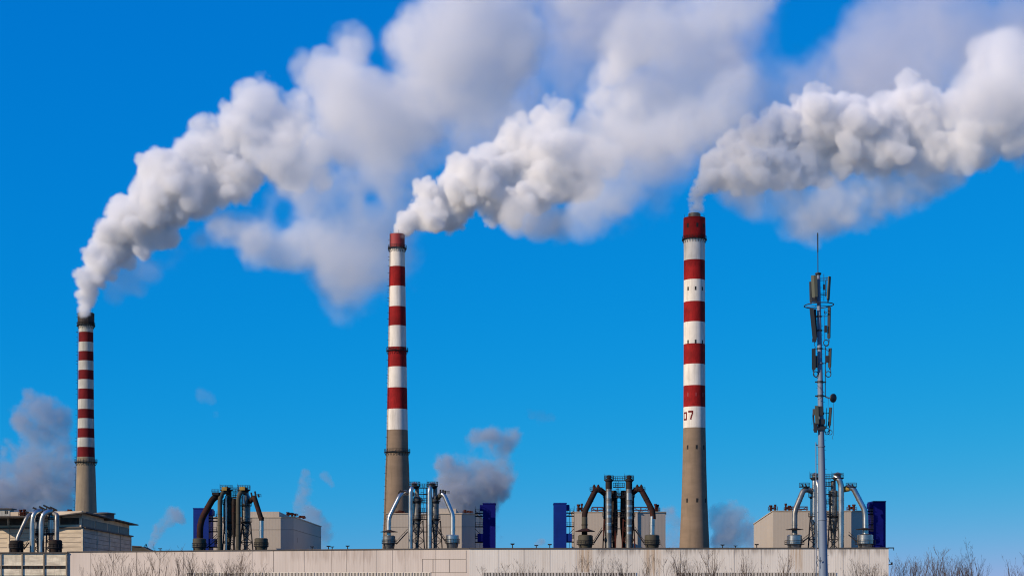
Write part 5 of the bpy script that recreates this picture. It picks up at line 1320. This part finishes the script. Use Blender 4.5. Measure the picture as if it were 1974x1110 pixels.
thin = [(1250,110,70),(1200,60,70),(1130,40,60),(1110,10,55),(1240,20,70),(1320,50,85),(1390,50,85),(1410,120,80),(1340,140,80),(1470,100,50),(1290,210,80),(1390,210,85),(1260,280,75),
 (1450,200,60),(1300,280,70),(1340,230,70),(1410,260,60),(1200,320,70),(1440,10,60),(1380,-10,60)]
puffs2 += [(x, y, r, 0.036, 0.9, ((i * 37) % 11 - 5) * 6) for i, (x, y, r) in enumerate(thin)]
thin = [(1180,390,60),(1230,350,64),(1270,380,56),(1130,440,40),(1310,330,50),(1200,420,40)]
puffs2 += [(x, y, r, 0.026, 1.0, ((i * 37) % 11 - 5) * 4) for i, (x, y, r) in enumerate(thin)]
make_smoke('chimney_smoke', 'thick white smoke plume rising right from the middle chimney', puffs2, 800, 0.50, 60, M_SMOKE, 15)
# ---- right plume
PL3 = [(1340,412,12),(1342,398,14),(1345,380,18),(1354,360,23),(1368,342,29),(1390,332,37),(1380,308,24),(1418,345,40),(1428,300,42),(1410,272,24),(1458,262,42),(1452,235,24),(1480,310,50),(1500,250,44),(1492,222,22),
 (1540,280,56),(1580,235,48),(1600,265,56),(1550,205,32),(1560,188,22),(1620,192,26),(1590,187,26),(1645,262,60),(1695,235,52),(1712,280,48),(1755,190,42),(1762,165,22),(1780,235,54),(1820,215,44),(1810,280,48),
 (1860,275,50),(1870,225,40),(1895,298,36),(1925,255,54),(1905,275,46),(1880,250,46),(1800,250,50),(1452,340,40),(1510,322,46),(1570,312,46),(1632,300,48),(1685,302,42),(1742,292,44),(1800,300,40),(1545,335,32),(1622,325,28),(1702,318,28),(1850,305,36),(1740,225,54),(1650,215,38),(1840,310,28)]
puffs3 = sprout(aging(PL3, 1340, 412, 0.32, 640, s0=0.14), 23, K)
mid = [(1925,130,56),(1905,105,40),(1960,110,56),(1940,190,60),(1985,200,72),(2040,200,80),(2030,110,72),(1950,85,36),(1985,255,50),(2050,265,60),(1895,175,50),(1865,200,50),(1890,235,50),(1940,245,50)]
puffs3 += [(x, y, r, 0.07, 0.5, ((i * 37) % 11 - 5) * 4) for i, (x, y, r) in enumerate(mid)]
puffs3 += sprout([(x, y, r * 0.68, 0.075, 0.29) for x, y, r in mid], 24, K, 10, 3, 0.9)
low = [(1395,362,34),(1430,368,44),(1470,375,50),(1510,380,54),(1550,386,56),(1590,388,56),(1630,380,54),(1670,368,54),(1710,355,52),(1750,345,48),(1790,338,40),(1450,398,26),(1570,412,34),(1610,405,32),(1480,345,44),(1560,345,48),(1640,335,48),(1720,325,46),(1420,340,40),(1520,320,46),(1600,320,46),(1680,315,46),(1780,315,40),(1830,310,34)]
puffs3 += [(x, y + 6, r * 1.22, 0.075, 0.6, 6 + ((i * 37) % 11 - 5) * 1.6) for i, (x, y, r) in enumerate(low)]
make_smoke('chimney_smoke', 'thick white smoke plume blowing right from the rightmost chimney', puffs3, 800, 0.50, 60, M_SMOKE, 25)
# ---- drifting veil high on the right, from all the chimneys
veil = [(1120,60,110),(1250,60,120),(1400,60,120),(1330,180,110),(1440,230,110),(1240,250,110),(1100,180,60),(1000,200,70),(960,300,60),(1640,200,110),(1720,100,110),(1820,60,120),(1920,30,120),(2020,60,120),
 (1780,180,100),(1600,250,80),(1660,40,50),(1540,200,60),(1500,290,60),(1700,10,60),(1290,330,90),(1350,300,80),(1900,180,100),(880,300,60),(1760,40,90),(1850,140,90),(1680,140,90),(1980,120,100),(1460,60,40),(1860,0,90),(940,230,60),(1050,120,40),(1330,60,80)]
vp = [(x, y, r, 0.018, 1.0, ((i * 37) % 11 - 5) * 6) for i, (x, y, r) in enumerate(veil)]
M_VEIL = smoke_mat('shade_toned_veil', (0.86, 0.86, 0.89, 1), 1.0, -0.1)  # smoke colour darkened to stand for shade on the thin veil
make_smoke('drifting_smoke', 'thin hazy smoke veil drifting across the upper right sky', vp, 960, 1.3, 90, M_VEIL, 35, big=1.6, small=1.5, holes=[(1545,50,45,1.0),(1500,180,25,.9),(1060,20,30,.9)])
# ---- low steam drifting behind the plant
M_STEAM = smoke_mat("shade_toned_steam", (0.53, 0.58, 0.66, 1), 1.0, 0.0)  # dim bluish colour imitates steam lying in the shade of the big plumes
def low_steam(label, pts, den, Y0, voxel, seed, soft=0.5, big=0.45, wisp=0.6):
    k = Y0 / F
    den *= 1.45
    ps = [(x, y, r * 1.22, den, soft, ((i * 37) % 11 - 5) / 5 * r * k * 0.4) for i, (x, y, r) in enumerate(pts)]
    ps += sprout([(x, y, r * 0.9, den, 0.45) for x, y, r in pts], seed, k, 8, 0, 0.5)
    return make_smoke('steam_smoke', label, ps, Y0, voxel, 40, M_STEAM, seed, big=big, small=0.6, wisp=wisp)
low_steam('mauve steam bank rising behind the grey left chimney at the left edge', [(78,795,32),(108,800,28),(60,768,20),(100,830,22),(100,880,32),(112,915,36),(85,935,42),(35,930,46),(5,915,40),(60,955,46),(112,950,34),(-30,940,50),(125,818,14),(10,960,40),(72,838,24),(98,858,30),(64,872,24),(120,850,20),(45,812,18)], 0.055, 1000, 0.62, 51)
low_steam('thin steam wisp leaning right above the small sloping shed', [(288,1056,6),(293,1045,8),(299,1033,10),(307,1020,12),(318,1007,13),(330,995,14),(342,992,11),(352,1002,7)], 0.11, 700, 0.30, 52, big=0.25)
low_steam('blue-grey steam curling behind the right end of the leftmost hall', [(592,948,14),(583,966,15),(592,986,20),(606,1002,23),(620,1016,20),(628,1034,15),(622,1052,12),(590,930,12),(589,915,8),(626,912,9),(632,922,9),(641,932,8)], 0.08, 720, 0.32, 53, big=0.28)
low_steam('large mauve steam puff between the middle chimney and the dark blue stair tower', [(885,965,40),(905,935,44),(872,903,28),(930,905,42),(958,875,34),(975,852,24),(938,850,26),(992,838,14),(902,878,28),(860,888,16),(945,935,28),(885,1000,40),(925,985,30),(930,1020,30)], 0.085, 980, 0.60, 54)
low_steam('faint blue steam in the gap left of the thick chimney base', [(1295,998,17),(1303,1028,22),(1290,985,11),(1312,1008,16),(1300,1055,22),(1335,998,14)], 0.06, 860, 0.42, 55, big=0.3)
low_steam('broken blue-grey steam between the thick chimney and the rightmost hall', [(1385,1000,20),(1410,992,22),(1430,986,18),(1450,1002,20),(1400,1025,24),(1430,1032,24),(1460,1040,28),(1385,1045,16),(1376,985,10),(1465,1015,24)], 0.06, 900, 0.46, 56, big=0.32)
low_steam('two tiny dark wisps in the open sky above the sloping shed', [(398,764,13),(410,772,9),(415,797,7),(388,760,8)], 0.016, 900, 0.5, 57, big=0.3)
low_steam('tiny faint wisp in the open sky above the dark blue stair tower', [(1025,795,10),(1045,799,13),(1062,802,9)], 0.018, 900, 0.5, 58, big=0.3)
low_steam('small wisp low behind the warehouse roof between the blue towers', [(1040,1046,6),(1046,1042,5),(1034,1050,5)], 0.12, 800, 0.3, 59, big=0.2)
